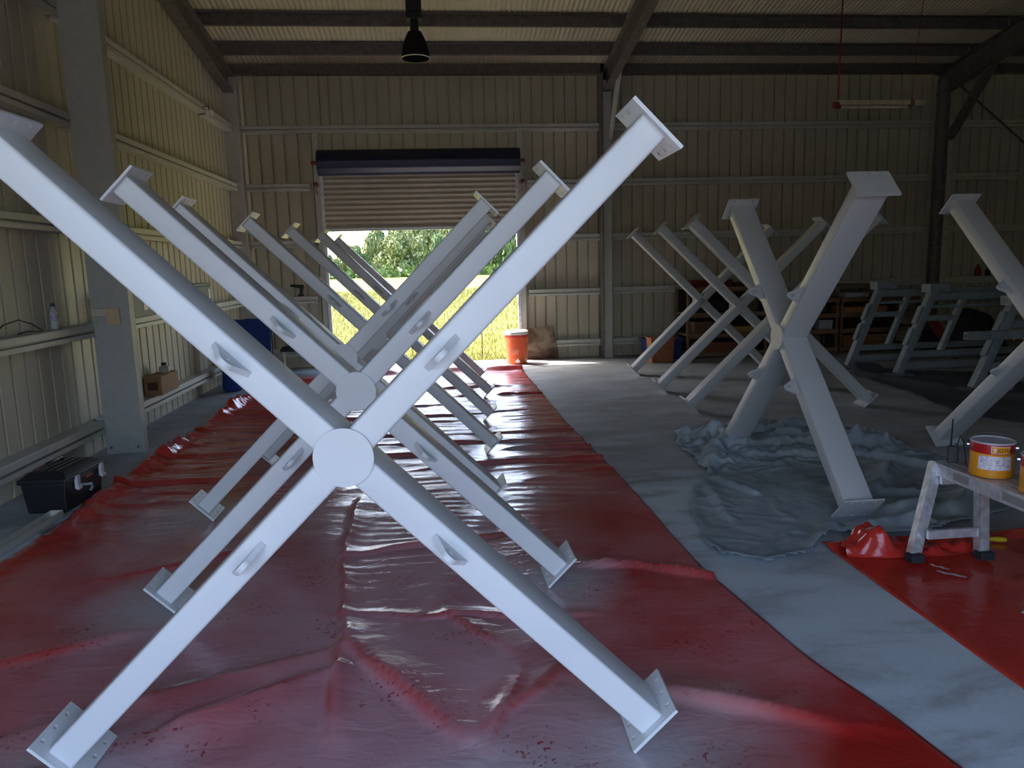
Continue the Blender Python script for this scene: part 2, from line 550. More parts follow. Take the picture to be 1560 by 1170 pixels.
# ---- roof: corrugated sheets over purlins
ce = thing('ceiling', (0, 0, 0), 'underside of the corrugated cream roof on dark steel purlins', 'ceiling', kind='structure')
def corr_mesh(y0, y1):
    W, pitch, amp, k = 0.76, 0.076, 0.009, 6
    n = int(W / pitch * k)
    V = []; F = []
    for i in range(n + 1):
        xx = W * i / n
        dz = amp * (1 - math.cos(2 * PI * i / k))
        for t in (0.0, 0.006):
            V += [(xx, y0, roof_z(y0) + dz + t), (xx, y1, roof_z(y1) + dz + t)]
    for i in range(n):
        a = 4 * i; b = 4 * (i + 1)
        F += [(a, a + 1, b + 1, b), (a + 2, b + 2, b + 3, a + 3)]
    me = bpy.data.meshes.new('roof_sheet')
    me.from_pydata(V, [], F); me.materials.append(ROOF)
    me.polygons.foreach_set('use_smooth', [True] * len(F))
    me.update()
    return me
rear = corr_mesh(BY + 0.35, RIDGE_Y + 0.0); front_ = corr_mesh(RIDGE_Y, FY - 0.3)
# roof_z extends linearly past the eaves
x = LX - 0.12
while x < RX + 0.1:
    link('roof_sheet', rear, ce, loc=(x, 0, 0)); link('roof_sheet', front_, ce, loc=(x, 0, 0))
    x += 0.76
for y in (12.58, 11.70, 10.82, 9.94, 9.06, 8.18, 7.3, 6.3, 5.6, 4.4, 3.2, 2.0, 0.8, -0.4):
    z = roof_z(y)
    for a, b in ((LX - 0.05, 3.02), (3.05, 9.19), (9.22, RX)):
        m = MB()
        m.box(a, b, y - 0.004, y + 0.004, z - 0.165, z - 0.004)
        m.box(a, b, y - 0.07, y + 0.002, z - 0.012 + 0.0, z - 0.004)
        m.box(a, b, y - 0.002, y + 0.065, z - 0.165, z - 0.157)
        m.box(a, b, y + 0.058, y + 0.065, z - 0.165, z - 0.145)
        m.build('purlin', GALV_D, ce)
MB().box(LX, RX, RIDGE_Y - 0.2, RIDGE_Y + 0.2, roof_z(RIDGE_Y) + 0.005, roof_z(RIDGE_Y) + 0.04).build('ridge_cap', ROOF, ce)

# ---- portal frames: columns, rafters, braces
def i_beam(m, p0, p1, w_, h_, web_n, tf=0.012, tw=0.008):
    """I section from p0 to p1; web normal web_n, depth across"""
    p0 = Vector(p0); p1 = Vector(p1); d = (p1 - p0).normalized(); a = Vector(web_n); b = a.cross(d).normalized()
    m.beam(p0, p1, tw, h_, b)
    for s_ in (-1, 1):
        m.beam(p0 + b * (s_ * (h_ / 2 - tf / 2)), p1 + b * (s_ * (h_ / 2 - tf / 2)), w_, tf, b)
    return m
def raf(x, wd, name, label, mat, depth=0.36):
    r = thing(name, (x, BY, 0), label, 'rafter', kind='structure')
    for ya, yb in ((BY - 0.1, RIDGE_Y), (RIDGE_Y, FY + 0.1)):
        k = -0.165 - depth / 2 - 0.005
        m = MB(); i_beam(m, (x, ya, roof_z(ya) + k), (x, yb, roof_z(yb) + k), wd, depth, (1, 0, 0))
        m.build('rafter_beam', mat, r, off=(x, BY, 0))
    return r
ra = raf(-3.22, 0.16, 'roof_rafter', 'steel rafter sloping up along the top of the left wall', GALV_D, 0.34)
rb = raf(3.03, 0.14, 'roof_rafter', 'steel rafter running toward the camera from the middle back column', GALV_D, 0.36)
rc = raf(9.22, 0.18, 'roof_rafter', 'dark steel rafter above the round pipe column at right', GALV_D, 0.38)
def column(label, parts, base):
    c = thing('steel_column', base, label, 'column', kind='structure')
    for nm, mb, mat in parts:
        mb.build(nm, mat, c, off=base)
    return c
m = MB(); i_beam(m, (3.03, 13.18, 0.0), (3.03, 13.18, 4.75), 0.16, 0.2, (1, 0, 0))
m2 = MB().box(2.93, 2.95, 13.0, 13.38, 0, 4.86)
column('galvanised steel column in the middle of the back wall', [('column_shaft', m, GALV), ('side_channel', m2, GALV_D), ('base_plate', MB().box(2.93, 3.15, 13.06, 13.3, 0, 0.012), GALV)], (3.03, 13.18, 0))
m = MB(); i_beam(m, (-3.2, 13.25, 0.0), (-3.2, 13.25, 4.8), 0.2, 0.2, (1, 0, 0)); m.box(-3.33, -3.12, 13.12, 13.15, 0, 4.82)
column('steel column in the far left corner of the shed', [('column_shaft', m, GALV)], (-3.2, 13.25, 0))
pm = MB().tube((9.22, 13.18, 0), (9.22, 13.18, 4.78), 0.105, 20)
column('dark round pipe column in front of the back wall at right', [('pipe_shaft', pm, GALV_D), ('base_plate', MB().box(9.05, 9.39, 13.02, 13.34, 0, 0.014), GALV_D)], (9.22, 13.18, 0))
column('pale stud fixed to the back wall right beside the pipe column', [('stud_channel', MB().box(9.4, 9.5, 13.24, 13.40, 0, 4.1), CREAM)], (9.45, 13.32, 0))
# gable mullion on the left wall (front face 330 mm wide)
m = MB().box(-3.215, -2.87, 7.36, 7.372, 0, 5.75).box(-2.882, -2.87, 7.372, 7.47, 0, 5.75).box(-3.215, -3.203, 7.372, 7.47, 0, 5.75).box(-2.90, -2.87, 7.465, 7.475, 0, 5.75)
lc = column('wide flat galvanised column standing against the left wall', [('channel_shaft', m, mat_galv('weathered_galv', 0.72))], (-3.04, 7.4, 0))
for zz in (0.06,):
    for xx in (-3.17, -2.92):
        MB().tube((xx, 7.35, zz), (xx, 7.362, zz), 0.012, 8).build('bolt', GALV_D, lc, off=(-3.04, 7.4, 0))
def brace(name, p0, p1, wd, ht, label, mat):
    t = thing(name, p0, label, 'brace', kind='structure')
    m = MB(); p0 = Vector(p0); p1 = Vector(p1)
    d = (p1 - p0).normalized(); a = d.cross(Vector((0, 1, 0))).normalized()
    m.beam(p0, p1, wd, 0.006, (0, 1, 0)).beam(p0 + a * wd / 2 + Vector((0, ht / 2, 0)), p1 + a * wd / 2 + Vector((0, ht / 2, 0)), 0.006, ht, (0, 1, 0))
    m.build('angle_bar', mat, t, off=p0)
    return t
brace('knee_brace', (3.09, 13.09, 3.78), (3.14, 12.45, 4.97), 0.07, 0.07, 'thin angle brace from middle back column up to rafter', GALV)
brace('knee_brace', (9.30, 13.05, 3.70), (9.30, 12.02, 4.80), 0.13, 0.10, 'dark knee brace from the pipe column up to the right rafter', GALV_D)
br = thing('cross_brace', (9.55, 13.22, 4.7), 'thin dark strap brace slanting down across the right end of back wall', 'brace', kind='structure')
MB().beam((9.55, 13.24, 4.68), (11.9, 13.24, 2.9), 0.04, 0.006, (0, 1, 0)).build('strap', GALV_D, br, off=(9.55, 13.22, 4.7))

# ---- roller door
dr = thing('door_1', (-0.19, 13.3, 0), 'cream roller shutter door half open under a navy drum', 'door', kind='structure')
OFFD = (-0.19, 13.3, 0)
m = MB(); prof = []
n = 64; z0, z1 = 2.36, 3.32
for i in range(n + 1):
    z = z0 + (z1 - z0) * i / n
    prof.append((z, 0.008 * math.cos(2 * PI * (z - z0) / 0.088)))
V = []; F = []
for z, d in prof:
    V += [(-1.85, 13.30 + d, z), (1.49, 13.30 + d, z)]
for i in range(n):
    F.append((2 * i, 2 * i + 1, 2 * i + 3, 2 * i + 2))
m.add(V, F); m.build('curtain', WALL, dr, smooth=60, off=OFFD)
MB().box(-1.85, 1.49, 13.28, 13.325, 2.335, 2.385).build('bottom_rail', ALU, dr, off=OFFD)
m = MB()
prof = [(0.215 + 0.004 * math.cos(6 * t), t) for t in range(1)]
k = 40
ring = [(0.205 + 0.006 * math.cos(12 * 2 * PI * i / k)) for i in range(k)]
V = [(xx, 13.12 + ring[i] * math.cos(2 * PI * i / k), 3.455 + ring[i] * math.sin(2 * PI * i / k)) for xx in (-1.87, 1.51) for i in range(k)]
F = [(i, (i + 1) % k, k + (i + 1) % k, k + i) for i in range(k)] + [tuple(range(k)), tuple(reversed(range(k, 2 * k)))]
m.add(V, F); m.build('drum', NAVY, dr, smooth=40, off=OFFD)
for sgn, xj in ((-1, -1.92), (1, 1.545)):
    MB().box(xj - 0.05, xj + 0.05, 13.29, 13.32, 0, 4.1).box(xj - 0.05, xj - 0.042, 13.32, 13.4, 0, 4.1).box(xj + 0.042, xj + 0.05, 13.32, 13.4, 0, 4.1).build('jamb', GALV, dr, off=OFFD)
    xg = xj - sgn * 0.07
    MB().box(xg - 0.025, xg + 0.025, 13.27, 13.34, 0, 3.3).build('guide_rail', ALU, dr, off=OFFD)
    b = MB().box(xj - 0.03, xj + 0.03, 12.98, 13.2, 3.08, 3.13).beam((xj, 13.19, 2.95), (xj, 13.0, 3.12), 0.05, 0.008, (1, 0, 0)).tube((xj - 0.06, 13.12, 3.455), (xj + 0.06, 13.12, 3.455), 0.03, 10).build('drum_bracket', DKRED, dr, off=OFFD)

# ================================================================== PAINTED STEEL X FRAMES
L_, PW, PD, PT = 1.4414, 0.2121, 0.2682, 0.012
TW, TD = 0.100, 0.200
ZC = L_ * math.sin(PI / 4) + PW / 2 * math.cos(PI / 4)
def ring_prism(m, outer, inner, frame):
    """flat piece with a hole: outer/inner are loops with equal counts; frame maps (x, y, h)"""
    n = len(outer)
    V = [frame(x, y, h) for h in (0, 1) for x, y in outer] + [frame(x, y, h) for h in (0, 1) for x, y in inner]
    F = []
    for i in range(n):
        j = (i + 1) % n
        F += [(i, j, 2 * n + j, 2 * n + i)[::-1], (n + i, n + j, 3 * n + j, 3 * n + i), (i, j, n + j, n + i), (2 * n + i, 3 * n + i, 3 * n + j, 2 * n + j)]
    m.add(V, F)
def arm_frame(sx, sz):
    a = Vector((sx * math.cos(PI / 4), 0, sz * math.sin(PI / 4)))
    b = Vector((-sx * math.sin(PI / 4), 0, sz * math.cos(PI / 4)))
    return a, b
CEN = Vector((0, 0, ZC))
def arm_mesh(sx, sz):
    a, b = arm_frame(sx, sz)
    m = MB(); m.beam(CEN - a * 0.03, CEN + a * (L_ - PT), TW, TD, (0, 1, 0), r=0.011)
    return m
def plate_mesh(sx, sz):
    a, b = arm_frame(sx, sz)
    m = MB()
    def fr(x, y, h):
        return CEN + a * (L_ - PT + PT * h) + b * x + Vector((0, y, 0))
    # solid strip in the middle, drilled strips at either side
    P = []
    for h in (0, 1):
        for x_, y_ in ((-0.064, -PD / 2), (0.064, -PD / 2), (0.064, PD / 2), (-0.064, PD / 2)):
            P.append(fr(x_, y_, h))
    m.hexa(P)
    for x0, x1 in ((-PW / 2, -0.064), (0.064, PW / 2)):
        for k in range(3):
            y0 = -PD / 2 + PD * k / 3; y1 = y0 + PD / 3
            xc = (x0 + x1) / 2; yc = (y0 + y1) / 2
            out = [(x1, yc), (x1, y1), (xc, y1), (x0, y1), (x0, yc), (x0, y0), (xc, y0), (x1, y0)]
            yh = yc + (-0.012, 0, 0.012)[k] * -1
            inn = [(xc + 0.0095 * math.cos(2 * PI * i / 8), yh + 0.0095 * math.sin(2 * PI * i / 8)) for i in range(8)]
            ring_prism(m, out, inn, fr)
    return m
def lug_mesh(sx, sz, r0_=0.465):
    a, b = arm_frame(sx, sz)
    m = MB()
    # outline: long base on the tube face, rounded nose with a hole
    out = []; N = 24
    for i in range(N):
        t = 2 * PI * i / N
        nose = Vector((0.030 * math.cos(t), 0.062 + 0.030 * math.sin(t)))
        if math.sin(t) < -0.35:
            q = (math.cos(t) / 0.937) * 0.082
            nose = Vector((max(-0.082, min(0.082, q)), 0.0))
        elif math.sin(t) < 0.15:
            nose = Vector((math.copysign(0.05, math.cos(t)), 0.035))
        out.append((nose.x, nose.y))
    inn = [(0.010 * math.cos(2 * PI * i / N), 0.058 + 0.010 * math.sin(2 * PI * i / N)) for i in range(N)]
    def fr(x, y, h):
        return CEN + a * (r0_ + x) + Vector((0, -TD / 2 - y + 0.002, 0)) + b * (0.020 * (h - 0.5))
    ring_prism(m, out, inn, fr)
    return m
def disc_mesh(side):
    m = MB()
    rot = Matrix.Rotation(PI / 2, 4, 'X')
    pr = [(0.0001, 0.0), (0.094, 0.0), (0.0975, -0.003), (0.0975, -0.012), (0.0001, -0.012)]
    m.lathe([(r, -z) for r, z in pr], CEN + Vector((0, side * TD / 2 - 0.0, 0)), 40, 0, rot if side < 0 else Matrix.Rotation(-PI / 2, 4, 'X'))
    return m
ARMS = ((-1, 1), (1, 1), (-1, -1), (1, -1))
def make_x(label, x, y, psi, group, proto=None, paint=None):
    paint = paint or PAINT
    if proto is not None:
        c = copy_tree(proto)
        tag(c, label, 'steel frame', group)
        c.location = (x, y, 0.0055 if x < 1.5 else 0.013 if y < 5.5 and x < 3 else 0.001); c.rotation_euler = (0, 0, psi)
        return c
    t = thing('cross_frame', (x, y, 0.0055 if x < 1.5 else 0.013), label, 'steel frame', psi, group)
    for sx, sz in ARMS:
        arm_mesh(sx, sz).build('arm', paint, t, smooth=50)
        plate_mesh(sx, sz).build('end_plate', paint, t)
        lug_mesh(sx, sz).build('lug', paint, t, bevel=0.0015)
    disc_mesh(-1).build('hub_disc', paint, t, smooth=40)
    return t
GL = 'white X frames in the row on the long red sheet'
GR = 'white X frames standing on the right side of the shed'
X1 = make_x('largest white steel X frame, nearest on the red sheet, round hub disc facing', -0.3138, 2.4879, -0.0444, GL)
for lb, x, y, p in (
        ('white steel X frame directly behind the nearest one on the red sheet', -0.4154, 3.8097, 0.0104),
        ('third white steel X frame back in the row on the red sheet', -0.649, 5.25, 0.0),
        ('fourth white steel X frame back in the row on the red sheet', -0.5452, 6.69, 0.02),
        ('fifth grey looking X frame back in the row on the red sheet', -0.4762, 8.17, -0.0264),
        ('sixth X frame in the red sheet row, second farthest from the camera', -0.3756, 9.65, -0.06),
        ('farthest X frame of the red sheet row, dark against the open roller door', -0.3763, 11.2, 0.02)):
    make_x(lb, x, y, p, GL, X1)
R1 = make_x('grey white X frame turned edge on, standing on the rumpled drop cloth', 2.6503, 5.3859, -1.58, GR, None, PAINT_GREY)
# these three show the camera their plain rear side, without disc and lugs
def make_plain_x(label, x, y, psi):
    return make_x(label, x, y, psi, GR, R1)
make_plain_x('grey X frame just behind the one on the drop cloth, on bare concrete', 3.8189, 8.0198, -0.08 + PI)
make_plain_x('grey X frame second from the front of the three before the timber shelves', 3.8649, 9.2796, -0.117 + PI)
make_plain_x('grey X frame farthest back of the three before the timber shelves', 3.9315, 10.8785, -0.076 + PI)
make_x('blue grey X frame cut off by the right edge, behind the paint tins', 4.5431, 5.1109, -1.52, GR, R1)

# ================================================================== SHEETS ON THE FLOOR
def smooth(t):
    t = max(0.0, min(1.0, t)); return t * t * (3 - 2 * t)
def bumpf(d, wd):
    q = d / wd
    return math.exp(-q * q)
def seg_d(x, y, a, b):
    """distance to a segment and position along it"""
    ax, ay = a; bx, by = b
    dx, dy = bx - ax, by - ay
    t = max(0.0, min(1.0, ((x - ax) * dx + (y - ay) * dy) / (dx * dx + dy * dy)))
    px, py = ax + t * dx, ay + t * dy
    return math.hypot(x - px, y - py), t
FOLDS = [  # a, b, height, width
    ((-0.63, 5.4), (-0.62, 4.3), 0.030, 0.05), ((-0.62, 4.3), (-0.50, 3.3), 0.035, 0.045), ((-0.50, 3.3), (-0.47, 2.55), 0.05, 0.05),
    ((-0.50, 3.3), (0.02, 2.5), 0.045, 0.09), ((-0.52, 3.0), (-1.7, 2.35), 0.045, 0.09), ((-0.52, 3.2), (-1.6, 2.75), 0.03, 0.10),
    ((0.05, 2.45), (0.55, 3.0), 0.018, 0.05), ((0.1, 2.35), (0.30, 2.9), 0.020, 0.035), ((0.62, 2.75), (1.45, 2.35), 0.04, 0.10),
    ((0.70, 3.97), (1.05, 3.88), 0.05, 0.03), ((1.05, 3.88), (1.49, 3.64), 0.045, 0.04), ((-0.62, 4.3), (0.5, 4.55), 0.03, 0.04),
    ((-1.2, 2.2), (-0.3, 2.05), 0.03, 0.08), ((0.4, 2.15), (1.5, 2.0), 0.03, 0.10), ((-2.2, 3.2), (-1.3, 3.6), 0.02, 0.12),
    ((-0.6, 3.55), (0.7, 3.35), 0.018, 0.03), ((-0.1, 3.6), (0.25, 3.1), 0.02, 0.05), ((-1.9, 4.2), (-1.0, 4.6), 0.018, 0.1),
]
CROSS = [6.2, 6.65, 7.06, 7.45, 8.12, 8.5, 9.1, 9.615, 10.3, 11.0, 11.6]
CREASE = [0.0]
def red_h(x, y):
    h = 0.004
    CREASE[0] = 0.0
    far = smooth((y - 4.4) / 1.6)
    # fine cross ripples, strongest further back where the film bunched up
    wv = y * 3.1 + 0.9 * nz(x * 0.8, y * 0.5, 3.1) + 0.35 * nz(x * 3, y * 2, 7)
    fr = abs((wv % 1.0) - 0.5) * 2
    h += far * 0.011 * (1 - fr) ** 2 * (0.5 + 0.9 * max(0, nz(x * 0.9, y * 0.8, 1.7) + 0.4))
    wv2 = y * 9.0 + 1.6 * nz(x * 1.2, y * 0.9, 9.2) + 0.5 * x
    fr2 = abs((wv2 % 1.0) - 0.5) * 2
    mid = smooth((y - 3.5) / 0.8) * smooth((1.1 - abs(x - 0.2)) / 0.5)
    h += (0.08 + 0.92 * max(far, 0.8 * mid)) * 0.0095 * (1 - fr2) ** 1.5 * max(0, nz(x * 1.4, y * 1.6, 4.4) + 0.30)
    for k, cy in enumerate(CROSS):
        d = y - cy - 0.10 * nz(x * 1.0, k * 3.3) - 0.05 * math.sin(x * 1.3 + k)
        if abs(d) < 0.12:
            kk = max(0.0, 1 - abs(d) / (0.025 if d < 0 else 0.07)) * smooth(0.55 + nz(x * 0.6, k * 7.7) * 1.2)
            h += 0.030 * kk
            CREASE[0] = max(CREASE[0], kk)
    for a, b, hh, ww in FOLDS:
        if min(a[1], b[1]) - 0.4 < y < max(a[1], b[1]) + 0.4:
            d, t = seg_d(x + 0.03 * nz(x * 4, y * 4), y + 0.03 * nz(x * 4, y * 4, 5), a, b)
            if d < ww * 2.5:
                side = (x - a[0]) * (b[1] - a[1]) - (y - a[1]) * (b[0] - a[0])
                wq = ww * (0.40 if side > 0 else 1.7)
                k = max(0.0, 1 - d / (1.6 * wq)) ** 1.6 * (0.35 + 0.65 * math.sin(PI * min(1, max(0.06, t))))
                h += hh * k
                CREASE[0] = max(CREASE[0], (1 if side > 0 else 0.45) * min(1, k * 1.6))
    h += 0.012 * max(0, nz(x * 0.7, y * 0.7, 2.2)) + 0.006 * max(0.0, nz(x * 2.3, y * 2.3, 8.8))
    return h
FEET = []
for fx, fy, fp in ((-0.3138, 2.4879, -0.0444), (-0.4154, 3.8097, 0.0104), (-0.649, 5.25, 0.0), (-0.5452, 6.69, 0.02), (-0.4762, 8.17, -0.0264), (-0.3756, 9.65, -0.06), (-0.3763, 11.2, 0.02), (2.6503, 5.3859, -1.58)):
    for sg in ((1,) if fx > 2 else (-1, 1)):
        ex, ey = math.cos(fp), math.sin(fp)
        cxx, cyy = fx + sg * 0.944 * ex, fy + sg * 0.944 * ey
        FEET.append(((cxx + 0.134 * ey, cyy - 0.134 * ex), (cxx - 0.134 * ey, cyy + 0.134 * ex)))
for fx, fy in ((6.25, 10.79), (6.46, 9.88), (6.60, 8.55), (8.55, 10.79), (8.36, 9.88), (8.5, 8.55)):
    FEET.append(((fx - 0.12, fy), (fx + 0.12, fy)))
for fx, fy in ((2.575, 3.685), (2.965, 3.66), (6.95, 8.40), (8.1, 8.40)):
    FEET.append(((fx - 0.01, fy), (fx + 0.01, fy)))
def foot_flat(x, y):
    k = 1.0
    for a, b in FEET:
        if abs(x - a[0]) < 0.5 and abs(y - a[1]) < 0.5:
            k = min(k, smooth((seg_d(x, y, a, b)[0] - 0.10) / 0.16))
    return k
def left_edge(y):
    return -2.66 + 0.05 * nz(y * 0.9, 3.3) + 0.04 * nz(y * 3.1, 1.2) + (0.10 * smooth((y - 9) / 2.5))
def right_edge(y):
    e = 1.34 + 0.07 * smooth((8 - y) / 3) + 0.12 * smooth((4 - y) / 1.5) + 0.18 * smooth((3 - y) / 1.2)
    return e + 0.012 * nz(y * 2.2, 6.1)
def red_sheet():
    NX, NY = 170, 520
    Y0, Y1 = 0.55, 12.05
    V = []; F = []; CA = []
    for j in range(NY + 1):
        t = j / NY
        y = Y0 + (Y1 - Y0) * (t ** 1.25)
        xl, xr = left_edge(y), right_edge(y)
        for i in range(NX + 1):
            u = i / NX
            x = xl + (xr - xl) * u
            h = red_h(x, y)
            CA.append(CREASE[0])
            dl = x - xl
            # the left edge curls up off the floor
            lift = (0.02 + 0.05 * max(0, nz(y * 1.9, 0.7) + 0.3) + 0.04 * bumpf(y - 7.2, 0.4) + 0.08 * bumpf(y - 9.4, 0.5)) * smooth((y - 3.9) / 1.5) * (1 + 0.7 * nz(y * 7, 2.2))
            h += lift * bumpf(dl - 0.06 - 0.05 * nz(y * 3.3, 8.1), 0.075 + 0.03 * nz(y * 4, 4.1)) + (0.010 + 0.02 * smooth((y - 5) / 2)) * smooth((0.4 - dl) / 0.3) * abs(nz(x * 11, y * 9, 2.7))
            de = Y1 - y
            h += 0.09 * bumpf(de - 0.12, 0.09) * smooth(0.6 + 1.5 * nz(x * 1.7, 5.5))
            h = 0.003 + (h - 0.003) * foot_flat(x, y)
            V.append((x, y + (0.05 * nz(x * 2.2, 0.3) if j == NY else 0), max(0.003, h)))
    for j in range(NY):
        for i in range(NX):
            a = j * (NX + 1) + i
            F.append((a, a + 1, a + NX + 2, a + NX + 1))
    m = MB(); m.add(V, F)
    spray = [(-1.35, 2.3, 0.7), (0.65, 2.3, 0.75), (-1.45, 3.8, 0.6), (0.6, 3.8, 0.55), (-1.7, 5.25, 0.7), (0.4, 5.25, 0.55), (0.1, 2.0, 0.6), (0.5, 6.7, 0.6), (0.5, 8.2, 0.6)]
    o = m.build('plastic_sheet', mat_red('red_plastic_film_sprayed', spray), None, smooth=180)
    o.data.attributes.new('crease', 'FLOAT', 'POINT').data.foreach_set('value', CA)
    sd = o.modifiers.new('thickness', 'SOLIDIFY'); sd.thickness = 0.0015; sd.offset = 1
    return tag(o, 'long red plastic sheet dulled with grey overspray under the row of X frames', 'plastic sheet')
red_sheet()

RED2 = mat_red('red_plastic_film_clean', [])
def red_sheet2():
    NX, NY = 70, 120
    V = []; F = []
    Y0, Y1 = 1.2, 4.06
    for j in range(NY + 1):
        y = Y0 + (Y1 - Y0) * j / NY
        xl = 2.225 + 0.01 * nz(y * 2.5, 2.0)
        for i in range(NX + 1):
            x = xl + 1.9 * i / NX
            wv = abs(((y * 4.5 + x * 0.8 + 0.8 * nz(x * 1.5, y, 6)) % 1) - 0.5) * 2
            h = 0.004 + 0.004 * (1 - wv) * max(0, nz(x * 1.6, y * 1.6, 3.3) + 0.4) + 0.006 * max(0, nz(x * 3, y * 3, 1.1))
            h += 0.03 * bumpf(Y1 - y - 0.06, 0.05) * (0.5 + nz(x * 3, 8.8))
            V.append((x, y, 0.003 + max(0, h - 0.003) * foot_flat(x, y)))
    for j in range(NY):
        for i in range(NX):
            a = j * (NX + 1) + i
            F.append((a, a + 1, a + NX + 2, a + NX + 1))
    m = MB(); m.add(V, F)
    o = m.build('plastic_sheet', RED2, None, smooth=180)
    sd = o.modifiers.new('thickness', 'SOLIDIFY'); sd.thickness = 0.0015; sd.offset = 1
    tag(o, 'clean bright red plastic sheet under the aluminium work platform', 'plastic sheet')
red_sheet2()
def red_bundle():
    NX, NY = 90, 50
    V = []; F = []
    for j in range(NY + 1):
        v = j / NY
        for i in range(NX + 1):
            u = i / NX
            x = 2.27 + 0.78 * u
            yc = 3.885 + 0.03 * math.sin(u * 4)
            half = 0.165 * math.sin(PI * min(1, max(0.02, u * 0.94 + 0.03))) ** 0.5
            y = yc + half * (2 * v - 1) + 0.012 * nz(x * 9, v * 5)
            pk = 0.085 * smooth((u - 0.08) / 0.10) * smooth((0.36 - u) / 0.10) + 0.032 + 0.016 * math.sin(7 * u)
            prof = smooth((1 - abs(2 * v - 1)) / 0.45)
            h = 0.008 + pk * prof + 0.030 * prof * nz(x * 11, y * 11) + 0.022 * prof * abs(nz(x * 22, y * 18, 4))
            V.append((x, y, max(0.0075, h)))
    for j in range(NY):
        for i in range(NX):
            a = j * (NX + 1) + i
            F.append((a, a + 1, a + NX + 2, a + NX + 1))
    m = MB(); m.add(V, F)
    o = m.build('plastic_bundle', RED2, None, smooth=50)
    tag(o, 'crumpled lump of bright red plastic on the sheet edge by the platform leg', 'plastic bundle')
red_bundle()
SCRAP = plain('pale_tape', (0.62, 0.52, 0.55), 0.6)
for k, (x, y, ln, wd, rz, lb) in enumerate((
        (2.66, 3.50, 0.14, 0.022, -0.9, 'long pale torn tape strip beside the left foot of the platform'),
        (2.66, 3.60, 0.10, 0.016, -1.1, 'short pale torn tape strip closest to the left platform foot'),
        (2.72, 3.05, 0.07, 0.04, 0.3, 'larger pale paint flake in the middle of the clean red sheet'),
        (2.78, 2.92, 0.04, 0.03, 1.2, 'small pale paint flake in the middle of the clean red sheet'),
        (2.86, 2.62, 0.08, 0.012, 0.6, 'thin twisted pale scrap lying on the clean red sheet'),
        (2.72, 2.27, 0.07, 0.02, 0.1, 'pale scrap nearest the camera on the clean red sheet'))):
    m = MB(); ca, sa = math.cos(rz), math.sin(rz)
    N = 7
    V = []; F = []
    for i in range(N + 1):
        t = i / N - 0.5
        wv = wd * (0.5 + 0.5 * math.cos(t * 2.6)) * (0.9 + 0.2 * R.random())
        for s_ in (-1, 1):
            lx, ly = t * ln, s_ * wv / 2 + 0.05 * ln * math.sin(5 * t)
            V.append((x + lx * ca - ly * sa, y + lx * sa + ly * ca, 0.016 + 0.002 * math.sin(i * 2.1)))
    for i in range(N):
        F.append((2 * i, 2 * i + 2, 2 * i + 3, 2 * i + 1))
    m.add(V, F)
    m.add([(a, b, c - 0.0015) for a, b, c in V], [f[::-1] for f in F])
    tag(m.build('tape_scrap', SCRAP), lb, 'scrap', 'pale scraps on the clean red sheet')

# ---- rumpled drop cloth
def in_poly(x, y, P):
    c = False; n = len(P)
    for i in range(n):
        x1, y1 = P[i]; x2, y2 = P[(i + 1) % n]
        if (y1 > y) != (y2 > y) and x < (x2 - x1) * (y - y1) / (y2 - y1) + x1:
            c = not c
    return c
def poly_d(x, y, P):
    return min(seg_d(x, y, P[i], P[(i + 1) % len(P)])[0] for i in range(len(P)))
def cloth(name, P, mat, label, hfun, step=0.02, edge_lift=0.03):
    x0 = min(p[0] for p in P); x1 = max(p[0] for p in P); y0 = min(p[1] for p in P); y1 = max(p[1] for p in P)
    nx = int((x1 - x0) / step) + 1; ny = int((y1 - y0) / step) + 1
    V = []; idx = {}; F = []
    for j in range(ny + 1):
        for i in range(nx + 1):
            x = x0 + i * step; y = y0 + j * step
            qx = x + 0.05 * nz(x * 3, y * 3, 1.5); qy = y + 0.05 * nz(x * 3, y * 3, 6.5)
            if in_poly(qx, qy, P):
                d = poly_d(qx, qy, P)
                h = hfun(x, y) * smooth(0.25 + d / 0.18) + edge_lift * bumpf(d - 0.03, 0.035) * (0.5 + 0.8 * nz(x * 4, y * 4, 3))
                idx[(i, j)] = len(V)
                V.append((x, y, max(0.004, 0.006 + h * foot_flat(x, y))))
    for (i, j), a in idx.items():
        if (i + 1, j) in idx and (i, j + 1) in idx and (i + 1, j + 1) in idx:
            F.append((a, idx[(i + 1, j)], idx[(i + 1, j + 1)], idx[(i, j + 1)]))
    m = MB(); m.add(V, F)
    o = m.build(name, mat, None, smooth=180)
    sd = o.modifiers.new('thickness', 'SOLIDIFY'); sd.thickness = 0.006; sd.offset = 1
    ss = o.modifiers.new('smooth', 'SUBSURF'); ss.levels = 1; ss.render_levels = 1
    return tag(o, label, 'drop cloth')
CP = [(2.30, 7.05), (2.16, 6.6), (2.12, 6.05), (2.08, 5.55), (1.80, 5.15), (1.63, 4.65), (1.55, 4.15), (1.56, 3.92), (1.80, 3.82), (2.10, 3.88), (2.24, 4.08), (2.38, 4.20), (2.52, 4.09), (2.75, 4.08), (3.02, 4.12), (3.35, 4.25), (3.75, 4.4), (4.1, 5.1), (4.15, 6.1), (3.9, 6.75), (3.45, 7.15), (3.0, 7.35), (2.7, 7.0)]
